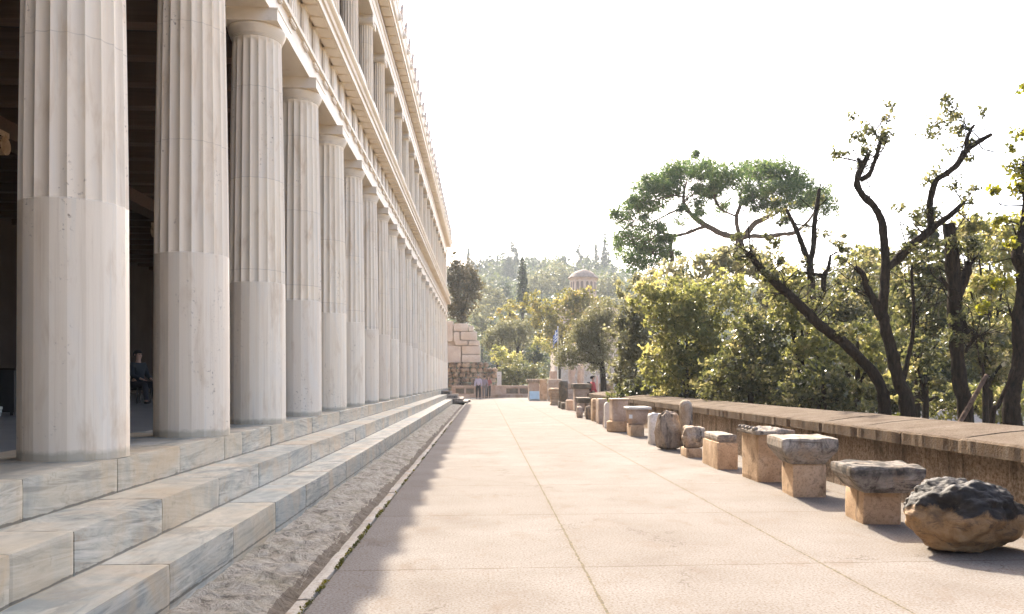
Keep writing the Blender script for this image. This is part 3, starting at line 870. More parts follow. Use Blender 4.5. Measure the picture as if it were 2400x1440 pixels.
# inside: back wall, ceilings, beams and the inner row of columns
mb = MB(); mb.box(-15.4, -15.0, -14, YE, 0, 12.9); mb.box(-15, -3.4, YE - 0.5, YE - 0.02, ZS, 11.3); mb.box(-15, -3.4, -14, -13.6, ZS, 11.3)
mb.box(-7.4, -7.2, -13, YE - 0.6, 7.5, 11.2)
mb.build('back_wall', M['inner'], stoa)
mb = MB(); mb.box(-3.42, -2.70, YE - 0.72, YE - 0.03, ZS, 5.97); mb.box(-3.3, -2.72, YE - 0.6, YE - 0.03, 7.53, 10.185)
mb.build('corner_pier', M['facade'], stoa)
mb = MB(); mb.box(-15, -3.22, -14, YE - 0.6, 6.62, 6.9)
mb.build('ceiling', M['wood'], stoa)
bb = MB(); bb.box(-9.3, -3.23, -0.14, 0.14, 0, 0.36); bb.box(-15, -9.3, -0.12, 0.12, -0.005, 0.35)
b_me = None; y = Y1 - 6 * S - 0.2
while y < YE - 1:
    if b_me is None:
        o = bb.build('beam', M['beam'], None); b_me = o.data
    else:
        o = bpy.data.objects.new('beam', b_me); COL.objects.link(o)
    o.location = (0, y, 6.262); adopt(o, stoa); y += S / 2
mb = MB(); mb.box(-9.55, -9.05, -13, YE - 0.7, 5.92, 6.258); mb.build('girder', M['beam'], stoa)
im = MB(); im.lathe([(0.48, 0), (0.48, 0.06), (0.43, 0.1), (0.46, 0.18), (0.38, 0.25), (0.36, 0.3), (0.30, 4.7), (0.34, 4.75), (0.38, 4.85)], 32)
icm = MB(); icm.box(-0.42, 0.42, -0.42, 0.42, 5.08, 5.182)
for sy in (-1, 1):
    pr = [(0.17 * math.cos(2 * math.pi * k / 16) + sy * 0.34, 4.93 + 0.17 * math.sin(2 * math.pi * k / 16)) for k in range(16)]
    icm.extrude_x(pr, -0.4, 0.4)
icm.box(-0.36, 0.36, -0.34, 0.34, 4.86, 5.079)
imm = icc = None
for i in range(-5, 9):
    y = 15.9 + 4.84 * i
    if imm is None:
        o = im.build('inner_column', M['column'], None, smooth=True); imm = o.data
        k_ = icm.build('capital', M['poros'], None); icc = k_.data
    else:
        o = bpy.data.objects.new('inner_column', imm); COL.objects.link(o)
        k_ = bpy.data.objects.new('capital', icc); COL.objects.link(k_)
    o.location = (-9.3, y, ZS); adopt(o, stoa); k_.parent = o

# steps built over the gutter at the far end
mb = MB()
mb.extrude_y([(-2.60, -0.1), (-0.86, -0.1), (-0.86, 0.13), (-1.25, 0.13), (-1.25, 0.30), (-1.62, 0.30), (-1.62, 0.47), (-2.05, 0.47), (-2.05, 0.66), (-2.60, 0.66)], 50.7, 53.0)
mb.box(-2.16, -0.95, 47.3, 50.69, 0.05, 0.13); mb.box(-2.16, -1.22, 47.5, 50.69, 0.135, 0.28); mb.box(-2.16, -1.55, 48.9, 50.69, 0.285, 0.44)
tag(mb.build('stone_stair', M['worn']), 'low flight of grey stone steps at the far end of the colonnade steps', 'stair')

# ================================================================== TERRACE WALL
wall = empty('terrace_wall', (4.7, 10, 0), 'long low brown roughcast wall with a sloping stone coping along the terrace', 'wall')
mb = MB(); mb.box(4.385, 5.02, -14, 34.6, GZ - 0.1, 0.70)
mb.build('wall_face', M['roughcast'], wall)
mb = MB(); rr = random.Random(8); y = -14
while y < 34.7:
    l = 1.06 * rr.uniform(0.9, 1.1); j = rr.uniform(-0.006, 0.006)
    ya, yb, rv = y + 0.004, min(y + l, 34.7) - 0.004, rr.random(); y += l
    nseg = 14 if ya < 16 else 3
    vv, ff = [], []
    for q in range(nseg + 1):
        yy_ = ya + (yb - ya) * q / nseg
        e1 = 0.010 * mn.fractal(Vector((yy_ * 6, 1.0, 0)), 0.8, 2.1, 4) - (0.012 if q in (0, nseg) else 0); e2 = 0.007 * mn.noise(Vector((yy_ * 4, 5.0, 0)))
        vv += [(xx, yy_, zz) for xx, zz in ((4.30 + j - e1, 0.632 + e2), (5.16, 0.70), (5.16, 0.848 + j), (4.73, 0.812 + j + e2), (4.45, 0.782 + j + e1 * 0.5), (4.322 + j - e1, 0.765 + e1), (4.30 + j - e1 * 1.3, 0.746 + e1))]
    for q in range(nseg):
        for c_ in range(7):
            d_ = (c_ + 1) % 7
            ff.append((q * 7 + c_, q * 7 + 7 + c_, q * 7 + 7 + d_, q * 7 + d_))
    ff.append(tuple(range(7))); ff.append(tuple(reversed(range(nseg * 7, nseg * 7 + 7))))
    mb.add(vv, ff, rv)
mb.build('coping', M['coping'], wall, attr=True)

# ================================================================== ANCIENT STONES ALONG THE WALL
def solid(name, label, cat, mb, mat, group=None, smooth=False, rz=0.0):
    o = mb.build(name, M[mat], smooth=smooth)
    me = o.data
    n = len(me.vertices); co = np.empty(n * 3, dtype=np.float32); me.vertices.foreach_get('co', co); co = co.reshape(-1, 3)
    c = co.mean(0); c[2] = co[:, 2].min()
    co -= c; me.vertices.foreach_set('co', co.reshape(-1)); me.update()
    o.location = c
    o.rotation_euler = (0, 0, rz)
    return tag(o, label, cat, group)

GP = 'pedestals along the terrace wall'
GF = 'marble fragments shown along the terrace wall'
# nearest: boulder-like architectural fragment
bm = bmesh.new(); bmesh.ops.create_icosphere(bm, subdivisions=6, radius=1.0)
for v in bm.verts:
    p = v.co.copy()
    w = p.copy()
    w.z = math.copysign(abs(w.z) ** 0.85, w.z)
    s = 1 + 0.22 * mn.fractal(p * 1.3 + Vector((3, 1, 7)), 0.9, 2.0, 3)
    q = Vector((w.x * 0.46 * s, w.y * 0.36 * s, w.z * 0.285 * s))
    top = max(0.0, min(1.0, (p.z + 0.15) * 2.0))
    rdg = mn.ridged_multi_fractal(Vector((p.x * 2.2 - p.y, p.y * 2.6 + p.x * 0.7, p.z * 2.0)), 0.8, 2.2, 5, 1.0, 2.0)
    q += p.normalized() * (top * 0.022 * (rdg - 1.3) + (0.005 + 0.009 * top) * mn.fractal(p * 7, 0.7, 2.1, 5))
    q.x += 0.10 * q.z
    if q.z < 0.02: q.x *= 1 + 0.9 * (q.z - 0.02); q.y *= 1 + 0.9 * (q.z - 0.02)
    if q.x < -0.2 and q.z < 0: q.z *= 1.0 + 0.25 * (q.x + 0.2)
    q.z = max(q.z, -0.225 + 0.015 * mn.noise(p * 4))
    v.co = q
for f in bm.faces: f.smooth = True
me = bpy.data.meshes.new('marble_boulder'); bm.to_mesh(me); bm.free()
o = link_mesh('marble_boulder', me, M['boulder'])
b0 = G(2290, 1300); o.location = (b0.x + 0.02, b0.y + 0.22, 0.235); o.rotation_euler = (0, R(3), R(8))
tag(o, 'large rounded boulder of carved marble with a black crust on top', 'boulder', GF)

# slab on square pedestal (nearest), and the wider one behind it
def shape_taper(a, b, t0=0.0):
    return lambda t: (lambda q: (a + (b - a) * q, a + (b - a) * q))(max(0, (t - t0) / (1 - t0)) if t0 < 1 else t)
mb = MB(); mb.rough(3.405, 3.745, 7.22, 7.72, 0, 0.292, n=9, amp=0.006, bev=0.006, seed=1)
solid('stone_pedestal', 'short square tan pedestal under the nearest black-topped slab', 'pedestal', mb, 'poros', GP, rz=R(-6))
mb = MB(); mb.rough(3.235, 3.90, 7.07, 7.66, 0.294, 0.535, n=20, amp=0.005, bev=0.010, seed=2, freq=8, top=0.016,
                    shape=lambda t: (0.60 + 0.40 * min(1, t / 0.65) ** 0.8, 0.84 + 0.16 * min(1, t / 0.65)))
solid('marble_capital', 'grey flaring slab blackened on top, on the pedestal next to the boulder', 'capital', mb, 'crusted', GF, rz=R(-6))
mb = MB(); mb.rough(3.42, 3.79, 8.96, 9.46, 0, 0.365, n=9, amp=0.005, bev=0.006, seed=3)
solid('stone_pedestal', 'square tan pedestal with a dark stain under the widest grey slab', 'pedestal', mb, 'poros', GP, rz=R(-6))
mb = MB(); mb.rough(3.27, 3.885, 8.83, 9.58, 0.367, 0.662, n=18, amp=0.004, bev=0.008, seed=4, freq=6, top=0.012,
                    shape=lambda t: (0.60 + 0.40 * min(1.0, t / 0.55), 0.72 + 0.28 * min(1.0, t / 0.55)))
solid('marble_capital', 'wide grey slab with straight sides tapering below, second from the boulder', 'capital', mb, 'worn', GF, rz=R(-6))
mb = MB(); mb.rough(3.455, 3.90, 10.33, 11.02, 0, 0.60, n=12, amp=0.006, bev=0.008, seed=5, shape=lambda t: (1.0, 1.0))
e = empty('carved_block', (3.67, 10.67, 0), 'tall tan stone block with a broken pale moulding along its top', 'block', GF)
mb.build('block_body', M['poros'], e)
mb = MB(); mb.rough(3.40, 3.93, 10.27, 11.08, 0.602, 0.675, n=20, amp=0.012, bev=0.015, seed=6, freq=9, top=0.05)
for q in range(5):
    mb.rough(3.40, 3.47, 10.34 + q * 0.15, 10.42 + q * 0.15, 0.66, 0.70, n=3, amp=0.01, seed=q)
mb.build('moulding', M['worn'], e)
mb = MB(); mb.rough(3.39, 3.70, 11.86, 12.9, 0, 0.392, n=10, amp=0.005, bev=0.006, seed=7)
solid('stone_pedestal', 'long low tan pedestal under a thin grey lid', 'pedestal', mb, 'poros', GP, rz=R(-3))
mb = MB(); mb.rough(3.41, 3.70, 11.9, 12.86, 0.398, 0.505, n=14, amp=0.006, bev=0.012, seed=8, top=0.012)
solid('marble_slab', 'thin grey marble slab lying like a lid on a long low pedestal', 'slab', mb, 'worn', GF, rz=R(-3))
mb = MB(); mb.rough(3.385, 3.66, 13.75, 14.28, 0, 0.15, n=9, amp=0.004, bev=0.006, seed=9)
solid('stone_plinth', 'very low tan plinth under a rounded broken fragment', 'plinth', mb, 'poros', GP, rz=R(-3))
def lump(name, label, cat, c, r, mat, seed, group=GF, flat=0.0, amp=0.25, fr=1.5, sub=4, rot=0):
    bm = bmesh.new(); bmesh.ops.create_icosphere(bm, subdivisions=sub, radius=1.0)
    for v in bm.verts:
        p = v.co.copy()
        s = 1 + amp * mn.fractal(p * fr + Vector((seed, seed * 2, 1)), 0.8, 2.1, 5)
        m = max(abs(p.x), abs(p.y), abs(p.z)) ** 0.45
        q = p / m
        v.co = Vector((q.x * r[0] * s, q.y * r[1] * s, max(q.z * r[2] * s, -r[2] * (1 - flat))))
    for f in bm.faces: f.smooth = True
    me = bpy.data.meshes.new(name); bm.to_mesh(me); bm.free()
    o = link_mesh(name, me, M[mat]); o.location = (c[0], c[1], c[2] + r[2] * (1 - flat)); o.rotation_euler = (0, 0, rot)
    return tag(o, label, cat, group)
lump('marble_fragment', 'rounded broken capital fragment with a dark top on a low plinth', 'fragment', (3.56, 14.02, 0.15), (0.19, 0.20, 0.19), 'stained', 3, flat=0.1)
# draped torso: slender folds over a bulging body
bm = bmesh.new(); bmesh.ops.create_icosphere(bm, subdivisions=6, radius=1.0)
for v in bm.verts:
    p = v.co.copy()
    an = math.atan2(p.y, p.x)
    q = p / (max(abs(p.x), abs(p.y), abs(p.z)) ** 0.55)
    t = (q.z + 1) / 2
    fold = 0.085 * math.sin(an * 8 + 2.0 * q.z + 1.5 * mn.noise(p * 2)) * (0.4 + 0.6 * abs(math.sin(an + 0.8)))
    w = 1.0 + 0.08 * math.sin(t * 5.0) - 0.28 * max(0, t - 0.78)
    arm = 0.16 * math.exp(-((an - 2.6) / 0.35) ** 2) * (1 - 0.4 * t)
    s = w + fold + arm - 0.16 * math.exp(-((an + 1.1) / 0.5) ** 2) * math.exp(-((t - 0.45) / 0.25) ** 2) * 0.6 + 0.06 * mn.fractal(p * 3 + Vector((9, 2, 4)), 0.8, 2, 4)
    v.co = Vector((q.x * 0.215 * s, q.y * 0.17 * s, q.z * 0.365 + 0.05 * mn.noise(p * 2.5) * (t > 0.6)))
for f in bm.faces: f.smooth = True
me = bpy.data.meshes.new('marble_torso'); bm.to_mesh(me); bm.free()
o = link_mesh('marble_torso', me, M['stained']); o.location = (3.455, 15.45, 0.345)
tag(o, 'headless draped marble torso standing on the pavement, streaked with dark stains', 'statue', GF)
mb = MB(); mb.rough(3.32, 3.60, 16.6, 16.85, 0, 0.63, n=10, amp=0.012, bev=0.02, seed=11, top=0.03)
solid('marble_slab', 'upright pale slab leaning close behind the draped torso', 'slab', mb, 'white_marble', GF)
# herm-like post
mb = MB(); mb.lathe([(0.155, 0), (0.16, 0.1), (0.125, 0.2), (0.13, 0.5), (0.14, 0.78), (0.125, 0.87), (0.07, 0.93)], 20, (3.75, 15.2, 0), sx=0.85)
o = solid('weathered_post', 'upright rounded stone post with black mottling against the wall', 'post', mb, 'stained', GF, smooth=True)
o.rotation_euler = (R(3), R(-3), 0)
# drum capital on square pedestal
mb = MB(); mb.rough(3.375, 3.70, 18.98, 19.75, 0, 0.27, n=7, amp=0.004, bev=0.008, seed=13)
solid('stone_pedestal', 'square tan pedestal under the drum-shaped capital', 'pedestal', mb, 'poros', GP, rz=R(-3))
e = empty('drum_capital', (3.54, 19.4, 0.272), 'pale round drum capital with a thin square top plate', 'capital', GF)
mb = MB(); mb.lathe([(0.21, 0.272), (0.235, 0.30), (0.24, 0.36), (0.25, 0.37), (0.262, 0.55), (0.272, 0.62)], 28, (3.585, 19.4, 0))
mb.build('drum', M['pink_stone'], e, smooth=True)
mb = MB(); mb.rough(3.30, 3.88, 19.08, 19.72, 0.622, 0.685, n=8, amp=0.006, bev=0.012, seed=14); mb.build('top_plate', M['white_marble'], e)
mb = MB(); mb.box(3.35, 3.43, 19.16, 19.175, 0.41, 0.50); mb.build('placard', plain('white_card', (0.75, 0.74, 0.72), 0.6, 0.03), e)
# block on round plinth
mb = MB(); mb.lathe([(0.26, 0), (0.275, 0.03), (0.27, 0.24), (0.25, 0.268)], 24, (3.36, 21.0, 0), sx=0.95, sy=1.3)
solid('stone_plinth', 'round brown plinth under a pale square block', 'plinth', mb, 'poros', GP, smooth=False)
mb = MB(); mb.rough(3.21, 3.62, 20.75, 21.35, 0.27, 0.80, n=10, amp=0.006, bev=0.01, seed=16)
mb.rough(3.185, 3.645, 20.72, 21.38, 0.80, 0.84, n=8, amp=0.006, bev=0.01, seed=17)
solid('marble_block', 'pale square marble block with a bright left side on a round plinth', 'block', mb, 'pink_stone', GF)
def item(name, label, cat, xn, x1, yt, yf, dep, mat, seed, z0=0.0, shape=None, top=0.0, amp=0.01, group=GF, dd=0):
    d = F * H / (yf - HZ) + dd
    a, b = W(xn, yf, d), W(x1, yf, d)
    zt = H - (yt - HZ) * d / F
    mb = MB(); mb.rough(a.x, b.x, a.y, a.y + dep, z0, zt, n=9, amp=amp, bev=0.012, seed=seed, shape=shape, top=top)
    return solid(name, label, cat, mb, mat, group)
# smaller row further along
mb = MB()
pr = []
for k in range(9):
    a = math.pi * k / 8; pr.append((3.335 - 0.085 * math.cos(math.pi - a) * -1, 0.60 + 0.13 * math.sin(a)))
pr = [(3.25, 0.02)] + [(3.42, 0.02)] + [(3.335 + 0.085 * math.cos(math.pi * k / 8), 0.60 + 0.11 * math.sin(math.pi * k / 8)) for k in range(9)]
mb.extrude_y(pr, 22.4, 22.55)
solid('round_topped_stele', 'small white round-topped stele before a tan block', 'stele', mb, 'white_marble', GF)
item('carved_stone', 'knee-high knobbly stone at the foot of the small white stele', 'fragment', 1416, 1428, 978, 1003, 0.3, 'pink_stone', 21, amp=0.04)
item('marble_block', 'tan upright block with a pale left edge beside the small white stele', 'block', 1403, 1424, 935, 994, 0.7, 'pink_stone', 22)
item('marble_block', 'narrow rust-streaked upright block in the middle of the row', 'block', 1389, 1402, 935, 988, 0.5, 'poros', 23)
lump('marble_fragment', 'round-shouldered brown stone before the narrow rust-streaked block', 'fragment', (3.50, 27.8, 0), (0.13, 0.2, 0.24), 'stained', 7, flat=0.2)
lump('marble_fragment', 'smaller pale lump just beyond the round-shouldered brown stone', 'fragment', (3.32, 29.0, 0), (0.11, 0.2, 0.22), 'pink_stone', 9, flat=0.2)
e = empty('stone_table', (3.66, 30.9, 0), 'dark-topped stone slab carried on two stubby supports', 'table', GF)
mb = MB(); mb.rough(3.42, 3.95, 30.6, 31.5, 0.46, 0.665, n=9, amp=0.012, seed=31, shape=lambda t: (0.8 + 0.2 * t, 0.85 + 0.15 * t)); mb.build('slab', M['dark_stone'], e)
for q in (3.47, 3.78):
    mb = MB(); mb.rough(q, q + 0.13, 30.7, 31.3, 0, 0.459, n=6, amp=0.008, seed=q); mb.build('support', M['pink_stone'], e)
e = empty('altar_block', (4.05, 35.2, 0), 'large pale block crowned by a dark heavy cornice near the far end of the wall', 'block', GF)
mb = MB(); mb.rough(3.80, 4.42, 34.9, 35.7, 0, 0.95, n=9, amp=0.008, seed=33); mb.build('block_body', M['pink_stone'], e)
mb = MB(); mb.rough(3.70, 4.52, 34.8, 35.8, 0.952, 1.165, n=9, amp=0.016, seed=34, shape=lambda t: (0.9 + 0.1 * t, 1)); mb.build('crown_moulding', M['dark_stone'], e)
item('marble_block', 'low banded block with mouldings just past the dark-corniced block', 'block', 1328, 1345, 938, 962, 0.5, 'pink_stone', 36)
item('marble_block', 'small squat dark block at the foot of the dark stele', 'block', 1316, 1327, 944, 960, 0.5, 'dark_stone', 37)
e = empty('dark_stele', (3.74, 39.2, 0), 'tall dark half-round stele set on a grey base', 'stele', GF)
mb = MB(); mb.rough(3.50, 3.98, 39.0, 39.7, 0, 0.34, n=7, amp=0.01, seed=38); mb.build('base', M['dark_stone'], e)
mb = MB(); mb.lathe([(0.22, 0.342), (0.22, 1.2), (0.19, 1.28)], 18, (3.74, 39.35, 0)); mb.build('shaft', M['dark_stone'], e, smooth=True)
item('marble_block', 'upright pinkish block partly hidden behind the dark stele', 'block', 1330, 1346, 914, 950, 0.6, 'pink_stone', 39)
mb = MB(); z = 0; rr = random.Random(5)
for q in range(6):
    h = 0.10 + 0.08 * rr.random(); a = rr.uniform(-0.06, 0.06)
    mb.rough(3.46 + a, 4.0 + a * 0.5, 43.9, 44.6, z, z + h, n=6, amp=0.03, bev=0.03, seed=q + 40); z += h * 0.97
solid('stone_pile', 'pile of flat rough stones stacked before the wide pinkish slab', 'pile', mb, 'poros', GF)
item('marble_block', 'wide flat-topped pinkish slab standing upright at the terrace end', 'block', 1285, 1318, 889, 941, 0.6, 'pink_stone', 47)
item('marble_block', 'tallest pinkish slab, rising behind the wide flat-topped one', 'block', 1289, 1306, 870, 938, 0.4, 'pink_stone', 48)
item('marble_block', 'tan upright block between the corniced block and the wide pinkish slab', 'block', 1266, 1282, 889, 939, 0.6, 'poros', 49)
e = empty('corniced_block', (3.2, 54.5, 0), 'square tan block with a small cornice standing behind the light blue panel', 'block', GF)
mb = MB(); mb.rough(2.88, 3.55, 54.2, 54.9, 0, 1.18, n=7, amp=0.01, seed=51); mb.build('block_body', M['pink_stone'], e)
mb = MB(); mb.rough(2.76, 3.62, 54.1, 55.0, 1.182, 1.40, n=7, amp=0.015, seed=52); mb.build('crown_moulding', M['stained'], e)
e = empty('information_panel', (3.2, 53.3, 0), 'light blue information panel on a grey stand at the far end of the terrace', 'sign')
mb = MB(); mb.add([(2.90, 53.2, 0.12), (3.52, 53.2, 0.12), (3.52, 53.55, 0.62), (2.90, 53.55, 0.62), (2.90, 53.24, 0.09), (3.52, 53.24, 0.09), (3.52, 53.59, 0.59), (2.90, 53.59, 0.59)],
                 [(0, 1, 2, 3), (7, 6, 5, 4), (0, 4, 5, 1), (1, 5, 6, 2), (2, 6, 7, 3), (3, 7, 4, 0)])
mb.build('panel', plain('panel_blue', (0.42, 0.58, 0.68), 0.4, 0.08, 3), e)
mb = MB(); mb.box(2.86, 3.56, 53.62, 53.74, 0, 0.6); mb.box(2.86, 3.56, 53.2, 53.62, 0, 0.085); mb.build('stand', plain('panel_grey', (0.42, 0.41, 0.42), 0.6), e)

# ================================================================== FAR END OF THE TERRACE
e = empty('low_wall', (1.5, 64.6, 0), 'low stone wall with dark plates for shaded recesses and a ledge closing the terrace end', 'wall')
mb = MB(); mb.box(-2.5, 7.4, 64.6, 65.1, -0.1, 0.80); mb.build('wall_face', M['pink_stone'], e)
mb = MB(); mb.box(-2.5, 7.4, 64.5, 65.2, 0.801, 0.92); mb.build('coping', M['pink_stone'], e)
mb = MB(); mb.box(-2.5, 7.4, 63.9, 64.59, -0.05, 0.22); mb.build('ledge', M['pink_stone'], e)
mb = MB()
for a, b in ((-2.2, -1.55), (-1.4, -0.8), (1.7, 2.6), (2.75, 4.2)):
    mb.box(a, b, 64.585, 64.598, 0.3, 0.70)
mb.build('recess_shade', M['dark_stone'], e)  # thin dark plates on the flat face, coloured as the shade inside niches
e = empty('pale_marker', W(1170, 930, 63), 'small pale upright stone marker on a square base before the hedge', 'post')
c = W(1170, 900, 63.6)
mb = MB(); mb.box(c.x - 0.24, c.x + 0.24, c.y - 0.28, c.y + 0.2, 0.23, 0.88); mb.build('base', M['pink_stone'], e)
mb = MB(); mb.box(c.x - 0.17, c.x + 0.17, c.y - 0.15, c.y + 0.15, 0.93, 1.98); mb.build('shaft', M['white_marble'], e)
mb = MB(); mb.lathe([(0.05, 0), (0.05, 0.03)], 10, (c.x - 0.02, c.y - 0.155, 1.65)); mb.build('hole_shade', M['dark_stone'], e)  # small solid dark disc, its colour stands in for shade inside a hole
# tower of re-used marble blocks over rubble
e = empty('ruined_wall', (-1, 67, 0), 'ruined ancient wall of big pale blocks over reddish rubble beyond the stoa', 'ruin')
mb = MB(); rr = random.Random(3)
def blk(x0, x1, y0, y1, s):   # photo pixels on the plane 66 m deep
    a, b = W(x0, y1, 66), W(x1, y0, 66)
    mb.rough(a.x, b.x, a.y, a.y + 1.2, a.z, b.z, n=5, amp=0.02, bev=0.03, seed=s)
blk(1040, 1062, 752, 800, 1); blk(1062.5, 1097, 758, 776, 2); blk(1098, 1110, 763, 776, 3); blk(1062.5, 1078, 777, 799, 4); blk(1079, 1118, 777, 797, 5)
blk(1066, 1097, 798, 810, 6); blk(1098, 1124, 798, 810, 7); blk(1040, 1081, 811, 850, 8); blk(1082, 1126, 811, 830, 9); blk(1082, 1126, 831, 849, 10)
a_, b_ = W(1042, 848, 66.4), W(1116, 780, 66.4); mb.box(a_.x, b_.x, a_.y, a_.y + 0.7, a_.z, b_.z)
mb.build('ashlar', M['ashlar'], e)
mb = MB()
for r_ in range(7):
    z0 = -0.1 + r_ * 0.41; x = -3.2
    while x < 0.75 - (r_ > 5) * 0.5:
        w = rr.uniform(0.3, 0.75)
        mb.rough(x, x + w * 0.97, 66.0 + rr.uniform(-0.12, 0.12), 67.4, z0 + rr.uniform(-0.03, 0.03), z0 + 0.39, n=4, amp=0.07, bev=0.07, seed=x * 3 + r_); x += w
mb.build('rubble', M['rubble'], e)

# ================================================================== PEOPLE
SK = {}
def skinmat(name, c): 
    if name not in SK: SK[name] = plain(name, c, 0.6, 0.05, 20)
    return SK[name]
def skel(name, pts, edges, mat, parent, lv=2):
    bm = bmesh.new(); ly = bm.verts.layers.skin.verify(); vs = {}
    for i, (k, (co, r)) in enumerate(pts.items()):
        v = bm.verts.new(co); v[ly].radius = (r, r) if not isinstance(r, tuple) else r; v[ly].use_root = i == 0; vs[k] = v
    for a, b in edges: bm.edges.new((vs[a], vs[b]))
    me = bpy.data.meshes.new(name); bm.to_mesh(me); bm.free()
    o = link_mesh(name, me, mat)
    o.parent = parent
    m = o.modifiers.new('skin', 'SKIN'); m.use_smooth_shade = True
    s = o.modifiers.new('smooth', 'SUBSURF'); s.levels = s.render_levels = lv
    # bake, so that the part is one plain mesh
    dg = bpy.context.evaluated_depsgraph_get()
    nm = bpy.data.meshes.new_from_object(o.evaluated_get(dg))
    o.modifiers.clear(); old = o.data; o.data = nm
    nm.polygons.foreach_set('use_smooth', [True] * len(nm.polygons))
    if not nm.materials: nm.materials.append(mat)
    bpy.data.meshes.remove(old)
    return o

def person(label, loc, rot, hgt, shirt, trousers, hair, skin=(0.48, 0.30, 0.22), sleeve=1.0, stride=0.12, long_hair=False, armbend=0.0, seated=False, shoes=(0.03, 0.025, 0.02)):
    e = empty('person', loc, label, 'person'); e.rotation_euler = (0, 0, rot); s = hgt / 1.75; e.scale = (s, s, s)
    sk = skinmat('skin_%d' % int(skin[0] * 100), skin)
    P = {'pel': ((0, 0, 0.93), 0.115), 'bel': ((0, -0.005, 1.08), 0.11), 'che': ((0, 0, 1.28), (0.15, 0.11)), 'nb': ((0, 0.01, 1.44), 0.062), 'nt': ((0, -0.005, 1.52), 0.052),
         'jaw': ((0, -0.02, 1.58), 0.062), 'head': ((0, -0.005, 1.65), 0.088), 'crn': ((0, 0.0, 1.71), 0.068), 'nose': ((0, -0.105, 1.635), 0.012)}
    E = [('pel', 'bel'), ('bel', 'che'), ('che', 'nb'), ('nb', 'nt'), ('nt', 'jaw'), ('jaw', 'head'), ('head', 'crn'), ('head', 'nose')]
    for sd, n in ((-1, 'L'), (1, 'R')):
        fwd = stride * sd
        P['sh' + n] = ((0.175 * sd, 0.01, 1.40), 0.06)
        el = (0.235 * sd, 0.03 + fwd * 0.5, 1.13); wr = (0.25 * sd, -0.04 - 0.12 * armbend + fwd, 0.90 + 0.15 * armbend)
        if seated: el = (0.22 * sd, -0.05, 1.13); wr = (0.15 * sd, -0.27, 1.05)
        P['el' + n] = (el, 0.043); P['wr' + n] = (wr, 0.029)
        d = (Vector(wr) - Vector(el)).normalized()
        pm = Vector(wr) + d * 0.06; P['pm' + n] = (tuple(pm), (0.036, 0.022))
        E += [('che', 'sh' + n), ('sh' + n, 'el' + n), ('el' + n, 'wr' + n), ('wr' + n, 'pm' + n)]
        for q in range(4):
            off = Vector((0.004 * sd, (q - 1.5) * 0.019, 0)); ln = (0.07, 0.08, 0.076, 0.06)[q]
            a_ = pm + off + d * 0.035; b_ = a_ + d * ln * 0.5; c_ = b_ + d * ln * 0.4 + Vector((-0.018 * sd, 0, 0.004))
            for nm, co, r in (('a', a_, 0.010), ('b', b_, 0.009), ('c', c_, 0.007)): P['f%d%s%s' % (q, nm, n)] = (tuple(co), r)
            E += [('pm' + n, 'f%da%s' % (q, n)), ('f%da%s' % (q, n), 'f%db%s' % (q, n)), ('f%db%s' % (q, n), 'f%dc%s' % (q, n))]
        ta = Vector(wr) + d * 0.03 + Vector((-0.01 * sd, -0.03, 0)); tb = ta + d * 0.035 + Vector((-0.01 * sd, -0.018, 0))
        P['ta' + n] = (tuple(ta), 0.012); P['tb' + n] = (tuple(tb), 0.009); E += [('wr' + n, 'ta' + n), ('ta' + n, 'tb' + n)]
        if seated: hip, kn, an, to = (0.10 * sd, 0, 0.88), (0.13 * sd, -0.42, 0.90), (0.13 * sd, -0.44, 0.50), (0.14 * sd, -0.58, 0.45)
        else: hip, kn, an, to = (0.095 * sd, 0, 0.90), (0.11 * sd, -0.03 - fwd * 0.5, 0.50), (0.105 * sd, 0.03 - fwd, 0.09), (0.12 * sd, -0.12 - fwd, 0.035)
        P['hip' + n] = (hip, 0.09); P['kn' + n] = (kn, 0.056); P['an' + n] = (an, 0.037); P['to' + n] = (to, 0.033)
        E += [('pel', 'hip' + n), ('hip' + n, 'kn' + n), ('kn' + n, 'an' + n), ('an' + n, 'to' + n)]
    skel('body', P, E, sk, e)
    def grow(keys, add):
        return {k: (P[k][0], tuple(x + add for x in P[k][1]) if isinstance(P[k][1], tuple) else P[k][1] + add) for k in keys}
    Q = grow(['pel', 'bel', 'che', 'nb'] + ['sh' + n for n in 'LR'] + ['el' + n for n in 'LR'], 0.022)
    ED = [('pel', 'bel'), ('bel', 'che'), ('che', 'nb')] + [('che', 'sh' + n) for n in 'LR'] + [('sh' + n, 'el' + n) for n in 'LR']
    Q['nb'] = ((0, 0.012, 1.43), 0.07)
    if sleeve > 0.6:
        Q.update(grow(['wr' + n for n in 'LR'], 0.014)); ED += [('el' + n, 'wr' + n) for n in 'LR']
    skel('shirt', Q, ED, shirt, e)
    Q = {'pel': ((0, 0, 0.90), 0.118)}; Q.update(grow(['hip' + n for n in 'LR'] + ['kn' + n for n in 'LR'] + ['an' + n for n in 'LR'], 0.024))
    skel('trousers', Q, [('pel', 'hip' + n) for n in 'LR'] + [('hip' + n, 'kn' + n) for n in 'LR'] + [('kn' + n, 'an' + n) for n in 'LR'], trousers, e)
    for n in 'LR':
        a_, t_ = Vector(P['an' + n][0]), Vector(P['to' + n][0])
        skel('shoe', {'h': (tuple(a_ + Vector((0, 0.04, -0.045))), 0.042), 'm': (tuple((a_ + t_) / 2 + Vector((0, 0, -0.015))), 0.045), 't': (tuple(t_ + Vector((0, -0.03, 0.005))), 0.036)}, [('h', 'm'), ('m', 't')], plain('shoe', shoes), e, 1)
    hp = {'a': ((0, 0.02, 1.70), 0.088), 'b': ((0, 0.045, 1.64), 0.085), 'f': ((0, -0.03, 1.735), 0.055)}
    he = [('a', 'b'), ('a', 'f')]
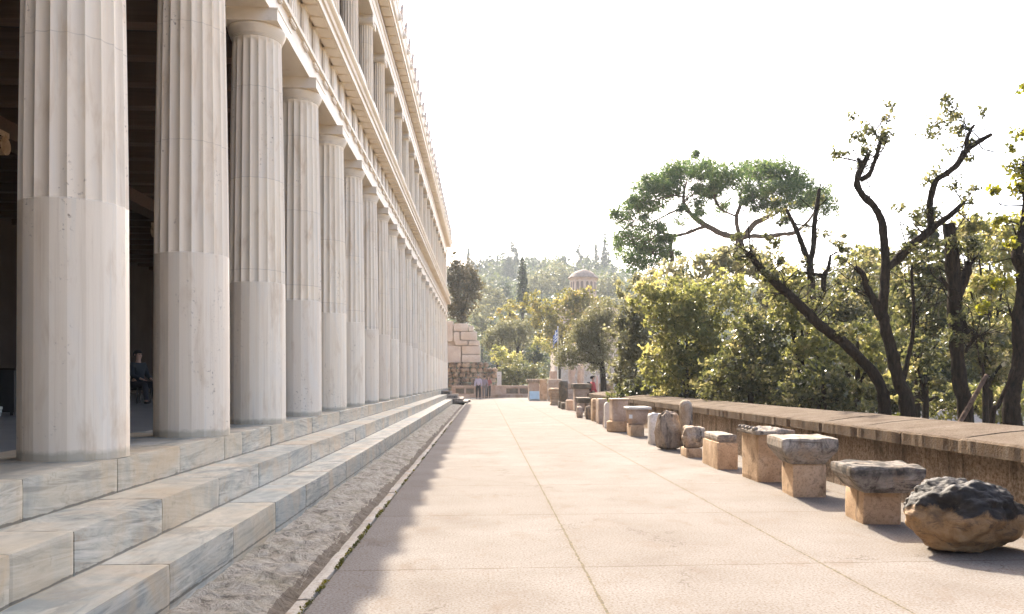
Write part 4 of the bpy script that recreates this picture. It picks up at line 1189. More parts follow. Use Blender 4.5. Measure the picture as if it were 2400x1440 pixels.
    if long_hair:
        hp['c'] = ((0, 0.065, 1.52), 0.075); hp['d'] = ((0, 0.075, 1.42), 0.05); he += [('b', 'c'), ('c', 'd')]
    hb = bmesh.new(); bmesh.ops.create_icosphere(hb, subdivisions=3, radius=1.0)
    for v in hb.verts:
        q = v.co; lo = -0.55 if q.y > -0.1 else 0.15
        z = max(q.z, lo - (2.2 if long_hair and q.y > 0.2 else 0))
        v.co = Vector((q.x * 0.1, q.y * 0.112 + 0.012, 1.665 + z * (0.108 if z > lo else 0.108) - (0.18 if long_hair and q.z < -0.2 and q.y > 0.1 else 0)))
    for f in hb.faces: f.smooth = True
    hm_ = bpy.data.meshes.new('hair'); hb.to_mesh(hm_); hb.free(); o_ = link_mesh('hair', hm_, hair); o_.parent = e
    for sd in (-1, 1):
        m2 = MB(); m2.lathe([(0.004, -0.009), (0.010, -0.005), (0.012, 0), (0.010, 0.005), (0.004, 0.009)], 8, (0.033 * sd, -0.086, 1.655)); o_ = m2.build('eye', plain('eye_dark', (0.03, 0.025, 0.02)), None, True); o_.parent = e
        m2 = MB(); m2.lathe([(0.006, -0.028), (0.016, -0.012), (0.018, 0.01), (0.008, 0.03)], 8, (0.092 * sd, 0.005, 1.645), sx=0.5); o_ = m2.build('ear', sk, None, True); o_.parent = e
    m2 = MB(); m2.box(-0.022, 0.022, -0.088, -0.078, 1.592, 1.600); o_ = m2.build('mouth', plain('lips', (0.3, 0.12, 0.1)), None); o_.parent = e
    return e
def cloth(n, c): return plain(n, c, 0.9, 0.15, 30)
g = G(1121, 936)
person('man in a pale lilac shirt and dark trousers walking toward the camera', (g.x, g.y, 0), R(5), 1.72, cloth('lilac_shirt', (0.48, 0.41, 0.49)), cloth('dark_trousers', (0.035, 0.03, 0.03)), plain('grey_hair', (0.25, 0.22, 0.2)))
g = G(1145, 934)
person('woman in a dusty red top and dark trousers walking beside the lilac-shirted man', (g.x, g.y + 1, 0), R(-6), 1.62, cloth('red_top', (0.33, 0.12, 0.11)), cloth('brown_trousers', (0.075, 0.06, 0.05)), plain('brown_hair', (0.16, 0.1, 0.06)), sleeve=0.3, long_hair=True, armbend=0.6)
g = W(1135.5, 933, 61.5)
person('person in grey half hidden behind the lilac-shirted man', (g.x, g.y, 0), R(175), 1.66, cloth('grey_shirt', (0.30, 0.24, 0.26)), cloth('grey_trousers', (0.2, 0.17, 0.16)), plain('black_hair', (0.04, 0.03, 0.025)), stride=0.08)
g = W(1389, 900, 39)
pr_ = person('person in a red shirt with a black backpack standing beyond the wall end', (g.x, g.y, -0.20), R(100), 1.72, cloth('red_shirt', (0.42, 0.07, 0.08)), cloth('black_trousers', (0.03, 0.03, 0.03)), plain('dark_hair', (0.03, 0.022, 0.02)))
c = Vector((g.x, g.y, -0.2))
mb = MB(); mb.rough(-0.16, 0.16, 0.10, 0.34, 1.0, 1.45, n=6, amp=0.02, bev=0.05, seed=3)
o = mb.build('backpack', cloth('black_fabric', (0.02, 0.02, 0.022)), None, True); o.parent = pr_
g = W(324, 945, 20.5)
pr_ = person('person in dark clothes sitting inside the shaded colonnade', (g.x, g.y, ZS - 0.43), R(60), 1.72, cloth('dark_jacket', (0.03, 0.035, 0.04)), cloth('dark_jeans', (0.03, 0.03, 0.035)), plain('black_hair_inside', (0.02, 0.018, 0.016)), seated=True)
e = empty('chair', (g.x, g.y, ZS), 'dark chair under the person sitting in the colonnade', 'chair'); e.rotation_euler = (0, 0, R(60))
def local(mb, name, mat):
    o = mb.build(name, mat, None); o.parent = e; return o
dk = plain('dark_metal', (0.03, 0.028, 0.026), 0.5)
mb = MB(); mb.box(-0.22, 0.22, -0.24, 0.2, 0.355, 0.385); local(mb, 'seat', dk)
mb = MB(); mb.box(-0.22, 0.22, 0.17, 0.2, 0.39, 0.86); local(mb, 'backrest', dk)
for sx in (-0.2, 0.18):
    for sy in (-0.22, 0.17):
        mb = MB(); mb.box(sx, sx + 0.025, sy, sy + 0.025, 0, 0.354); local(mb, 'leg', dk)
# dark cabinet with pale papers near the left edge
g = W(14, 972, 13.2)
e = empty('cabinet', (g.x, g.y, ZS), 'dark low cabinet in the shade behind the nearest column', 'cabinet')
mb = MB(); mb.box(g.x - 0.5, g.x + 0.12, g.y, g.y + 0.45, ZS + 0.05, ZS + 0.72); mb.build('carcass', dk, e)
mb = MB(); mb.box(g.x - 0.54, g.x + 0.15, g.y - 0.03, g.y + 0.48, ZS + 0.721, ZS + 0.75); mb.build('top', M['wood'], e)
for sx in (-0.48, 0.05):
    mb = MB(); mb.box(g.x + sx, g.x + sx + 0.05, g.y + 0.02, g.y + 0.07, ZS, ZS + 0.049); mb.build('leg', dk, e)
mb = MB()
for q in range(3): mb.box(g.x - 0.3 + q * 0.01, g.x - 0.02 + q * 0.012, g.y - 0.34, g.y - 0.1, ZS + 0.001 + q * 0.05, ZS + 0.046 + q * 0.05)
tag(mb.build('paper_stack', plain('pale_board', (0.5, 0.5, 0.42), 0.8)), 'pale stack of boards on the floor before the dark cabinet', 'boards')

# ================================================================== HILL, WOOD AND FAR TREES
def hz(x, y):
    t = max(0.0, min(1.0, (y - 105) / 290.0)); t = t * t * (3 - 2 * t)
    back = max(0.0, (y - 400) / 400)
    ridge = 43 + 4.5 * math.sin(x * 0.021 + 1.0) + 3 * math.sin(x * 0.05) - 0.010 * max(0, x - 60) + 5 * mn.noise(Vector((x * 0.013, y * 0.01, 2)))
    return GZ - 0.5 + ridge * t - 20 * back * back
V, FA = [], []
xs = np.linspace(-260, 760, 86); yy = np.linspace(95, 900, 64)
for y in yy:
    for x in xs: V.append((x, y, hz(x, y) + 0.8 * mn.noise(Vector((x * 0.08, y * 0.08, 0)))))
for j in range(len(yy) - 1):
    for i in range(len(xs) - 1):
        q = j * len(xs) + i; FA.append((q, q + 1, q + len(xs) + 1, q + len(xs)))
mb = MB(); mb.add(V, FA); tag(mb.build('hill', M['hill'], smooth=True), kind='structure')

rng = np.random.default_rng(21)
cls = {0: [], 1: [], 2: []}
for _ in range(1150):
    d = rng.uniform(150, 400); x_ = rng.uniform(1040, 2450); p = W(x_, 800, d)
    y = p.y; zb = hz(p.x, y); r = rng.uniform(2.2, 4.6) * (0.75 + d / 900)
    hgt = r * rng.uniform(0.75, 1.15)
    kdx = rng.integers(0, 3)
    cls[kdx].append(((p.x, y, zb + hgt * 0.9), (r, r, hgt)))
    cls[kdx].append(((p.x + rng.normal() * r * 0.6, y - r * 0.4, zb + hgt * rng.uniform(0.5, 1.4)), (r * 0.6, r * 0.6, hgt * 0.55)))
P_, T_ = [], []
for kdx, c_ in cls.items():
    p, t = clump_points(rng, c_, 1.0, 0.75, 1.35, 16, 0.42, 0.72)
    P_.append(p); T_.append(t * 0.6 + kdx * 0.2)
tag(leaf_mesh('hill_wood', np.concatenate(P_), 1.0, 0.75, rng, np.concatenate(T_), m_leaf('wood_leaves', [(0.0, (0.022, 0.034, 0.018)), (0.5, (0.050, 0.064, 0.034)), (1.0, (0.115, 0.12, 0.07))], 0.3)), kind='stuff')

def spire(label, x, yt, yb, w, d, seed, mat='cypress', name='cypress', cat='cypress', group=None, ragged=0.0, size=None):
    s = d / F; hgt = (yb - yt) * s; base = W(x, yb, d); c = []
    n = 9
    for i in range(n):
        t = (i + 0.5) / n
        r = w * 0.5 * s * (math.sin(math.pi * min(1, 0.22 + t * 0.78)) ** 0.75 + 0.05) * (1 + ragged * 0.5 * math.sin(i * 2.4 + seed))
        c.append(((base.x + ragged * 0.25 * w * s * math.sin(i * 1.9 + seed), base.y, base.z + hgt * t), (max(r, 0.12), max(r, 0.12), hgt / n * 0.85)))
    sz = size or max(0.25, 2.6 * s)
    gz = hz(base.x, base.y) if base.y > 105 else GZ
    plant(name, label, cat, (base.x, base.y, gz), [([(base.x, base.y, gz), (base.x, base.y, base.z + hgt * 0.5), (base.x, base.y, base.z + hgt * 0.93)], [0.25, 0.15, 0.04])], c, mat, sz, 0.5, 6.0, seed, per=14, spread=0.08, hollow=0.2, updir=0.9, group=group)
GC = 'cypresses and firs on the hill skyline'
spire('lone dark pointed cypress in front of the hazy hill', 1225, 606, 730, 31, 125, 31)
spire('flat-topped column-shaped cypress, left of the skyline pair', 1397, 558, 700, 20, 320, 32, group=GC)
spire('taller pointed cypress, right of the skyline pair', 1418, 550, 700, 32, 320, 33, group=GC)
spire('ragged fir rising highest above the middle of the hill', 1205, 566, 690, 36, 330, 34, ragged=0.7, name='fir_tree', cat='fir', group=GC)
spire('ragged narrow fir just left of the skyline cypress pair', 1358, 570, 690, 26, 325, 35, ragged=0.6, name='fir_tree', cat='fir', group=GC)
spire('broad blue-grey cypress clump beside the narrow fir', 1377, 598, 690, 40, 320, 36, group=GC)
spire('slim skyline cypress close to the roof edge of the stoa', 1098, 572, 660, 16, 330, 37, group=GC)
spire('wide hazy cypress mass under the ragged fir', 1192, 600, 720, 52, 300, 38, group=GC)
spire('small leaning fir between the lone cypress and the church', 1277, 594, 680, 12, 330, 39, ragged=0.9, name='fir_tree', cat='fir', group=GC)
GS = 'round-topped trees on the hill skyline'
for i, (x, y, w, lab) in enumerate([(1165, 596, 30, 'small round skyline tree left of the ragged fir'), (1125, 602, 34, 'low round skyline tree next to the slim cypress by the stoa'),
                                 (1250, 612, 34, 'broad low skyline tree right of the lone cypress tip'), (1315, 606, 30, 'umbrella-shaped skyline tree above the church')]):
    b = W(x, y, 330); s = 330 / F
    plant('hill_tree', lab, 'tree', (b.x, b.y, hz(b.x, b.y)), [([(b.x, b.y, hz(b.x, b.y)), (b.x, b.y, b.z)], [0.4, 0.2])],
          [((b.x, b.y, b.z - 3), (w * s * 0.6, 3, 3.2)), ((b.x + 2, b.y, b.z - 1), (w * s * 0.35, 2.5, 1.6)), ((b.x - 3, b.y, b.z - 5), (w * s * 0.5, 3, 3))], 'cypress', 0.8, 0.7, 1.8, 50 + i, group=GS, per=14, spread=0.4)

# middle-distance trees
def round_tree(name, label, cat, clumps, mat, d, xt, yb, seed, size, aspect=0.5, k=2.2, group=None, bark='bark', tr=0.18, **kw):
    cc = [cl(x, y, rx, ry, d + (dd[0] if dd else 0)) for (x, y, rx, ry, *dd) in clumps]
    b = W(xt, yb, d); gz = min(GZ if b.y < 105 else hz(b.x, b.y), b.z); top = W(clumps[0][0], clumps[0][1], d)
    limbs = [([(b.x, b.y, gz), b.lerp(top, 0.35), top], [tr, tr * 0.75, tr * 0.3])]
    for i, c_ in enumerate(cc[1:4]):
        q = b.lerp(top, 0.4); limbs.append(([q, (q + Vector(c_[0])) / 2 + Vector((0, 0, 0.2 * tr)), c_[0]], [tr * 0.5, tr * 0.35, tr * 0.15]))
    return plant(name, label, cat, (b.x, b.y, gz), limbs, cc, mat, size, aspect, k, seed, bark, group, **kw)
round_tree('evergreen_tree', 'dense brown-grey evergreen right behind the far end of the stoa', 'tree', [(1088, 680, 42, 78), (1068, 640, 26, 50), (1105, 660, 22, 40), (1072, 730, 30, 28)], 'brown', 76, 1080, 790, 61, 0.22, k=3.2, hollow=0.4, per=16)
round_tree('autumn_tree', 'yellowing broad tree in the middle background behind the flag', 'tree', [(1318, 755, 62, 62), (1268, 740, 38, 42), (1360, 725, 38, 36), (1300, 800, 50, 36), (1248, 705, 30, 20), (1330, 700, 44, 22), (1365, 698, 40, 24), (1385, 720, 34, 26)], 'yellow', 88, 1310, 860, 62, 0.26, 0.7, k=2.6, hollow=0.4)
round_tree('autumn_tree', 'small yellow-green tree left of the large yellowing one', 'tree', [(1195, 728, 28, 24), (1180, 745, 26, 18)], 'yellow', 100, 1195, 790, 63, 0.26, 0.7)
GO = 'grey olive trees beyond the terrace end'
round_tree('olive_tree', 'silvery olive tree right of the ruined wall', 'olive tree', [(1170, 795, 34, 40), (1150, 800, 22, 30), (1185, 775, 28, 28)], 'olive', 82, 1165, 850, 64, 0.2, 0.4, k=2.6, group=GO)
round_tree('olive_tree', 'silvery olive tree between the first olive and the yellowing tree', 'olive tree', [(1215, 790, 30, 36), (1200, 770, 24, 26), (1228, 772, 24, 30)], 'olive', 84, 1212, 850, 65, 0.2, 0.4, k=2.6, group=GO)
round_tree('olive_tree', 'large grey-green olive tree behind the row of stones by the wall end', 'olive tree', [(1400, 780, 50, 62), (1360, 810, 48, 46), (1330, 838, 34, 32), (1405, 840, 40, 38), (1415, 740, 38, 40), (1372, 770, 34, 40)], 'olive', 47, 1418, 905, 66, 0.17, 0.34, k=3.0, group=GO, tr=0.2, hollow=0.35)
round_tree('shrub', 'yellow-green shrub above the hedge at the terrace end', 'shrub', [(1190, 840, 32, 26), (1170, 830, 20, 20), (1215, 845, 24, 18)], 'bright', 75, 1190, 880, 67, 0.2, 0.6)
round_tree('shrub', 'yellow-green shrub below the flag', 'shrub', [(1262, 815, 26, 24), (1245, 835, 24, 18)], 'bright', 80, 1255, 870, 68, 0.2, 0.6)
round_tree('shrub', 'dark rounded bush under the yellowing tree', 'shrub', [(1250, 838, 22, 18), (1268, 842, 14, 14)], 'cypress', 78, 1252, 870, 69, 0.2, 0.6, k=3)
round_tree('hedge', 'clipped dark green rounded hedge at the end of the terrace', 'hedge', [(1195, 880, 32, 30), (1225, 876, 40, 30), (1258, 878, 26, 26), (1180, 885, 22, 24)], 'mid', 69, 1220, 905, 70, 0.13, 0.6, k=3.2, hollow=0.6, spread=0.1)
GM = 'pale grey-green trees on the lower hill slope'
for i, (x, y, rx, ry, d, lab) in enumerate([(1150, 700, 34, 40, 170, 'pale tree right of the evergreen at the stoa end'), (1175, 690, 26, 26, 185, 'dark round-topped tree left of the lone cypress'), (1130, 745, 30, 34, 140, 'pale low tree above the ruined wall'),
                                     (1270, 660, 36, 30, 210, 'pale spreading tree between cypress and church'), (1310, 650, 32, 40, 225, 'tall pale tree left of the church'), (1425, 670, 34, 34, 190, 'blue-grey tree right of the church'),
                                     (1440, 720, 30, 30, 150, 'pale tree behind the large olive')]):
    round_tree('slope_tree', lab, 'tree', [(x, y, rx, ry), (x - rx * 0.5, y + ry * 0.4, rx * 0.7, ry * 0.6), (x + rx * 0.5, y + ry * 0.3, rx * 0.7, ry * 0.7)], 'olive' if i != 1 else 'cypress', d, x, y + ry * 1.6, 80 + i, 0.45, 0.6, 2.0, GM, per=14)

# Byzantine church dome among the trees
cc = W(1367, 690, 135)
e = empty('church', (cc.x, cc.y, hz(cc.x, cc.y)), 'small brick church with an octagonal tiled dome above the trees', 'church')
r8 = 2.15
mb = MB(); mb.lathe([(r8, 0.0), (r8, 3.2)], 8, (cc.x, cc.y, cc.z - 0.9)); mb.lathe([(r8 + 0.2, 0), (r8 + 0.2, 0.2)], 8, (cc.x, cc.y, cc.z + 2.31))
mb.build('drum', M['pink_stone'], e)
mb = MB(); mb.lathe([(r8 + 0.38, 0), (r8 + 0.3, 0.12), (r8 * 0.86, 0.75), (r8 * 0.55, 1.2), (0.12, 1.5)], 16, (cc.x, cc.y, cc.z + 2.52)); mb.build('dome_roof', plain('church_tile', (0.29, 0.215, 0.165), 0.9, 0.3, 3), e)
mb = MB(); mb.box(cc.x - 0.05, cc.x + 0.05, cc.y - 0.05, cc.y + 0.05, cc.z + 4.0, cc.z + 4.75); mb.box(cc.x - 0.2, cc.x + 0.2, cc.y - 0.045, cc.y + 0.045, cc.z + 4.4, cc.z + 4.5); mb.build('cross', M['white_marble'], e)
for q in range(8):
    a = math.pi / 8 + q * math.pi / 4; ap = r8 * math.cos(math.pi / 8)
    for off in (-0.36, 0.36):
        mb = MB(); tx, ty = -math.sin(a), math.cos(a); nx_, ny_ = math.cos(a), math.sin(a)
        pr = [(-0.22, 0.3), (0.22, 0.3), (0.22, 1.7)] + [(0.22 * math.cos(math.pi * z / 6), 1.7 + 0.22 * math.sin(math.pi * z / 6)) for z in range(1, 6)] + [(-0.22, 1.7)]
        v = [(cc.x + nx_ * (ap + dd) + tx * (u + off), cc.y + ny_ * (ap + dd) + ty * (u + off), cc.z + w) for dd in (-0.05, 0.02) for u, w in pr]; n = len(pr)
        mb.add(v, [tuple(range(n, 2 * n)), tuple(reversed(range(n)))] + [(i, (i + 1) % n, n + (i + 1) % n, n + i) for i in range(n)])
        mb.build('window', plain('window_dark', (0.19, 0.14, 0.11)), e)
gz = hz(cc.x, cc.y)
mb = MB(); mb.box(cc.x - 5, cc.x + 5, cc.y - 4, cc.y + 4, gz - 0.3, cc.z - 2.4)
mb.extrude_y([(cc.x - 2.6, cc.z - 2.41), (cc.x + 2.6, cc.z - 2.41), (cc.x + 2.6, cc.z - 1.6), (cc.x, cc.z - 0.5), (cc.x - 2.6, cc.z - 1.6)], cc.y - 4.4, cc.y + 4.4)
mb.build('nave', M['pink_stone'], e)

# flag on its pole
c0 = W(1307.5, 768, 84)
e = empty('flagpole', (c0.x, c0.y, GZ), 'white pole with a drooping blue and white striped flag', 'flag')
mb = MB(); mb.lathe([(0.06, 0), (0.04, c0.z - GZ), (0.07, c0.z - GZ + 0.03), (0.05, c0.z - GZ + 0.12)], 10, (c0.x, c0.y, GZ)); mb.build('pole', plain('white_paint', (0.75, 0.75, 0.75), 0.4), e, True)
k = NT('flag_cloth', 0.85)
uv = k.n('ShaderNodeUVMap'); sp = k.n('ShaderNodeSeparateXYZ', i_0=uv.outputs[0]).outputs
st = k.math('FLOOR', k.math('MULTIPLY', sp[1], 9.0)); odd = k.math('MODULO', st, 2.0)
white_s = odd
inx = k.math('LESS_THAN', sp[0], 0.37); iny = k.math('GREATER_THAN', sp[1], 4.0 / 9.0); can = k.math('MULTIPLY', inx, iny)
cxw = k.math('LESS_THAN', k.math('ABSOLUTE', k.math('SUBTRACT', sp[0], 0.185)), 0.037); cyw = k.math('LESS_THAN', k.math('ABSOLUTE', k.math('SUBTRACT', sp[1], 6.5 / 9)), 0.055)
crs = k.math('MAXIMUM', cxw, cyw)
wsel = k.math('ADD', k.math('MULTIPLY', can, crs), k.math('MULTIPLY', k.math('SUBTRACT', 1.0, can), white_s), True)
k.color(k.mix(wsel, (0.045, 0.11, 0.36), (0.78, 0.78, 0.8)))
me = bpy.data.meshes.new('flag'); nu, nv = 26, 14; V, FA, UV = [], [], []
for j in range(nv + 1):
    for i in range(nu + 1):
        u, v_ = i / nu, j / nv
        x = -0.05 - 0.42 * (1 - math.exp(-2.2 * u)) - 0.05 * u + 0.05 * math.sin(u * 11 + v_ * 2)
        y = 0.16 * math.sin(u * 9.5 + 1.5 * v_) * (0.3 + u)
        z = -0.12 - (1 - v_) * 1.15 - 0.95 * u ** 0.9
        V.append((c0.x + x, c0.y + y, c0.z + z)); UV.append((u, v_))
for j in range(nv):
    for i in range(nu):
        q = j * (nu + 1) + i; FA.append((q, q + 1, q + nu + 2, q + nu + 1))
me.from_pydata(V, [], FA); ul = me.uv_layers.new(name='UVMap')
for lp in me.loops: ul.data[lp.index].uv = UV[lp.vertex_index]
me.polygons.foreach_set('use_smooth', [True] * len(me.polygons))
link_mesh('flag', me, k.m, e)

# pale post and stones beyond the wall end
c = W(1400.5, 900, 39.5)
mb = MB(); mb.lathe([(0.075, 0), (0.07, 1.9), (0.075, 1.92), (0.075, 1.96)], 14, (c.x, c.y, -0.4)); solid('pale_post', 'smooth pale grey post just beyond the wall end', 'post', mb, 'white_marble', smooth=True)
for i, (x, y, w, h, lab) in enumerate([(1341, 868, 16, 24, 'bright pinkish ruin stone seen left under the large olive'), (1362, 865, 16, 26, 'bright pinkish ruin stone with a hollow under the large olive')]):
    c = W(x, y, 62); s = 62 / F
    mb = MB(); mb.rough(c.x - w * s / 2, c.x + w * s / 2, c.y, c.y + 0.7, GZ, c.z + h * s / 2, n=8, amp=0.12, freq=2.5, bev=0.1, seed=i + 70); solid('ruin_stone', lab, 'ruin', mb, 'pink_stone', 'ruin stones under the large olive')
c = W(1350, 895, 58)
mb = MB(); mb.box(c.x - 2.2, c.x + 2.6, c.y, c.y + 0.5, GZ, 1.1); solid('garden_wall', 'low brown wall under the large olive', 'wall', mb, 'rubble')

# ================================================================== TREES BEHIND THE TERRACE WALL
GT = 'pruned trees behind the terrace wall'
def z5(pts): return [(p[0] / 1.8 + 1900, p[1] / 1.8 + 200) + tuple(p[2:]) for p in pts]
def z6(pts): return [(p[0] / 3.2 + 1900, p[1] / 3.2 + 540) + tuple(p[2:]) for p in pts]
def z4(pts): return [(p[0] / 2.4 + 1400, p[1] / 2.4 + 350) + tuple(p[2:]) for p in pts]
def prad(ws, d): return [w * 0.5 * d / F for w in ws]
def down(pts, d):   # carry the first pixel point down to the ground
    q = px(pts, d); g0 = q[0].copy(); g0.z = GZ - 0.1; return [g0] + q
# twisted tall tree
d = 15.0
T = [(down(z5([(410, 1395), (370, 1240), (335, 1100), (305, 960), (312, 860), (315, 750), (308, 640), (300, 575), (268, 512), (222, 468), (196, 420), (200, 392)]), d), prad([40, 34, 29, 26, 23, 21, 20, 19, 18, 17, 16, 15, 13], d)),
     (px(z5([(212, 400), (245, 378), (270, 320), (295, 235), (310, 180)]), d), prad([12, 12, 10, 9, 6], d)),
     (px(z5([(198, 400), (205, 370), (222, 335), (245, 290)]), d), prad([15, 15, 14, 10], d)), (px(z5([(222, 340), (205, 318), (198, 308)]), d), prad([11, 9, 6], d)),
     (px(z5([(290, 230), (270, 200), (258, 175)]), d), prad([6, 5, 3], d)),
     (px(z5([(325, 770), (365, 735), (420, 680), (480, 632), (512, 602)]), d), prad([16, 19, 20, 20, 20], d)),
     (px(z5([(508, 610), (503, 540), (505, 480), (528, 405), (575, 370), (618, 335), (660, 272), (710, 238), (762, 208)]), d), prad([17, 16, 15, 14, 14, 14, 14, 12, 8], d)),
     (px(z5([(660, 272), (660, 235), (672, 195), (690, 168)]), d), prad([9, 8, 8, 6], d)),
     (px(z5([(668, 195), (650, 160), (645, 130), (610, 90)]), d), prad([4, 3, 2, 1.5], d)),
     (px(z5([(505, 608), (560, 570), (605, 535), (648, 492)]), d), prad([16, 14, 13, 9], d)),
     (px(z5([(300, 985), (268, 910), (235, 850), (222, 800), (185, 768)]), d), prad([22, 18, 15, 13, 9], d)),
     (px(z5([(380, 1290), (405, 1180), (430, 1060), (435, 940), (428, 830), (426, 760)]), d), prad([16, 11, 9, 8, 7, 5], d))]
CL = [cl(*q, d, None, 0.95) for q in [(2005, 325, 22, 16), (2040, 305, 30, 18), (2068, 330, 16, 22), (2195, 290, 26, 22), (2225, 255, 20, 30), (2180, 315, 26, 14), (2240, 310, 22, 22), (2228, 350, 14, 12)]]
CL += [cl(*q, d, None, 0.8) for q in [(2190, 405, 26, 18), (2235, 430, 18, 20), (2170, 430, 18, 14), (2160, 500, 20, 22)]]
plant('pruned_tree', 'tall twisted tree with bare snaking limbs and small tufts on top', 'tree', T[0][0][0], T, CL, 'mid', 0.068, 0.55, 2.0, 101, group=GT, spread=0.12, hollow=0.1, per=8, twigs=90, leafy=0.25)
# diagonal leaning trunk
d = 15.2
T = [(down([(2075, 985), (2066, 915), (2040, 868), (1985, 810), (1925, 765), (1870, 710), (1815, 660), (1775, 620), (1755, 590)], d), prad([34, 29, 27, 26, 25, 23, 21, 19, 15, 11], d))]
CL = [cl(1745, 592, 42, 30, d + 0.3, 0.3, 0.8), cl(1790, 600, 40, 26, d + 0.4, 0.3, 0.6)]
plant('pruned_tree', 'thick trunk leaning diagonally to the left across the bushes', 'tree', T[0][0][0], T, CL, 'mid', 0.075, 0.5, 2.0, 102, group=GT, spread=0.1, hollow=0.3, twigs=40)
# forked tree before the pine
d = 20
T = [(down(z4([(1215, 1260), (1205, 1050), (1208, 900), (1205, 760), (1195, 650)]), d), prad([30, 28, 24, 20, 17, 15], d)),
     (px(z4([(1195, 650), (1215, 560), (1222, 430), (1235, 320), (1250, 222)]), d), prad([13, 13, 12, 11, 7], d)), (px(z4([(1195, 650), (1165, 570), (1130, 480), (1095, 400), (1058, 328)]), d), prad([13, 13, 12, 9, 6], d)),
     (px(z4([(1205, 880), (1262, 830), (1275, 720), (1300, 665), (1312, 595)]), d), prad([16, 14, 12, 9, 5], d)), (px(z4([(1272, 718), (1200, 700), (1140, 695), (1090, 690)]), d), prad([10, 9, 9, 8], d)),
     (px(z4([(1310, 600), (1360, 580), (1440, 600)]), d), prad([4, 2.5, 1.5], d)), (px(z4([(1230, 440), (1180, 430), (1100, 420), (1010, 405)]), d), prad([4, 4, 3, 2], d))]
CL = [cl(1830, 490, 34, 16, d, 0.3, 0.35), cl(1800, 505, 30, 14, d, 0.3, 0.3), cl(1940, 560, 12, 30, d, 0.3, 0.3), cl(1960, 480, 14, 30, d, 0.3, 0.15)]
plant('pruned_tree', 'dark forked tree with two bare upright limbs in front of the stone pine', 'tree', T[0][0][0], T, CL, 'mid', 0.08, 0.5, 2.0, 103, group=GT, spread=0.1, hollow=0.2, per=12, twigs=60)
# thick sawn-off trunk
d = 15
T = [(down(z5([(655, 1415), (630, 1250), (618, 1130), (612, 1000), (605, 880), (600, 760), (590, 660), (580, 585)]), d), prad([40, 36, 32, 31, 31, 30, 31, 30, 28], d)),
     (px(z5([(615, 900), (645, 830), (662, 770), (665, 745)]), d), prad([22, 22, 20, 17], d)), (px(z5([(662, 775), (700, 720), (725, 690)]), d), prad([8, 6, 3], d)),
     (px(z5([(598, 880), (570, 840), (545, 808)]), d), prad([12, 11, 8], d)), (px(z5([(640, 990), (665, 1050), (690, 1060), (660, 1110), (655, 1130)]), d), prad([10, 12, 12, 9, 6], d)), (px(z5([(690, 1058), (715, 1060), (730, 1085)]), d), prad([9, 7, 3], d)),
     (px(z5([(675, 870), (690, 920), (720, 960), (750, 975), (757, 1030)]), d), prad([4, 4, 4, 3, 2], d))]
plant('pruned_tree', 'stout dark trunk sawn off at the top among the leaves', 'tree', T[0][0][0], T, [cl(2235, 520, 30, 14, d + 0.3, 0.3, 0.4)], 'mid', 0.075, 0.5, 2.0, 104, group=GT, twigs=60, leafy=0.5)
# right-edge tree with lime leaves
d = 13.5
T = [(down(z5([(850, 1440), (845, 1340), (866, 1240), (880, 1140), (874, 1000), (892, 880), (896, 790), (875, 720), (885, 640), (900, 560), (905, 480)]), d), prad([44, 42, 38, 32, 30, 28, 26, 28, 28, 20, 14, 10], d)),
     (px(z5([(866, 1010), (845, 970), (835, 935)]), d), prad([7, 5, 2], d)), (px([(2402, 470), (2398, 400), (2410, 340)], d), prad([10, 9, 8], d)),
     (px([(2383, 215), (2400, 195), (2430, 170), (2450, 240), (2430, 330), (2404, 400)], d), prad([2, 3, 5, 6, 8, 8], d))]
CL = [cl(*q, d, 0.3, dn) for *q, dn in [(2385, 395, 32, 26, 0.45), (2392, 435, 28, 26, 0.7), (2370, 345, 22, 14, 0.4), (2395, 520, 20, 24, 0.5), (2402, 310, 18, 26, 0.4), (2395, 205, 16, 12, 0.3), (2420, 420, 40, 60, 0.6), (2396, 640, 10, 12, 0.4)]]
plant('pruned_tree', 'tree at the right edge with bright yellow-green leaves on dark limbs', 'tree', T[0][0][0], T, CL, 'lime', 0.075, 0.7, 4.0, 105, group=GT, spread=0.09, hollow=0.1, per=8, twigs=40)
# thin stems and the leaning pole
d = 13
plant('young_tree', 'thin straight sapling stem right of the sawn-off trunk', 'tree', W(2307, 1000, d), [(down([(2307, 1000), (2306, 900), (2303, 850)], d), prad([9, 8, 7, 4], d))], [], 'mid', bark='bark', seed=106, group='thin stems behind the wall')
plant('young_tree', 'thin curved stem bending right near the right-edge tree', 'tree', W(2325, 1000, d), [(down([(2325, 1000), (2340, 950), (2358, 910), (2378, 860)], d), prad([14, 13, 11, 9, 5], d))], [], 'mid', seed=107, group='thin stems behind the wall')
a_, b_ = W(2238, 1010, 12.2), W(2312, 880, 12.6)
mb = MB(); mb.tube([a_ + (a_ - b_) * 0.6, a_, (a_ + b_) / 2 + Vector((0.01, 0, 0.01)), b_], prad([13, 12, 11, 10], 12.4), jit=0.15); solid('leaning_pole', 'bare brown wooden pole leaning to the right against the trunks', 'pole', mb, 'bark2', smooth=True)

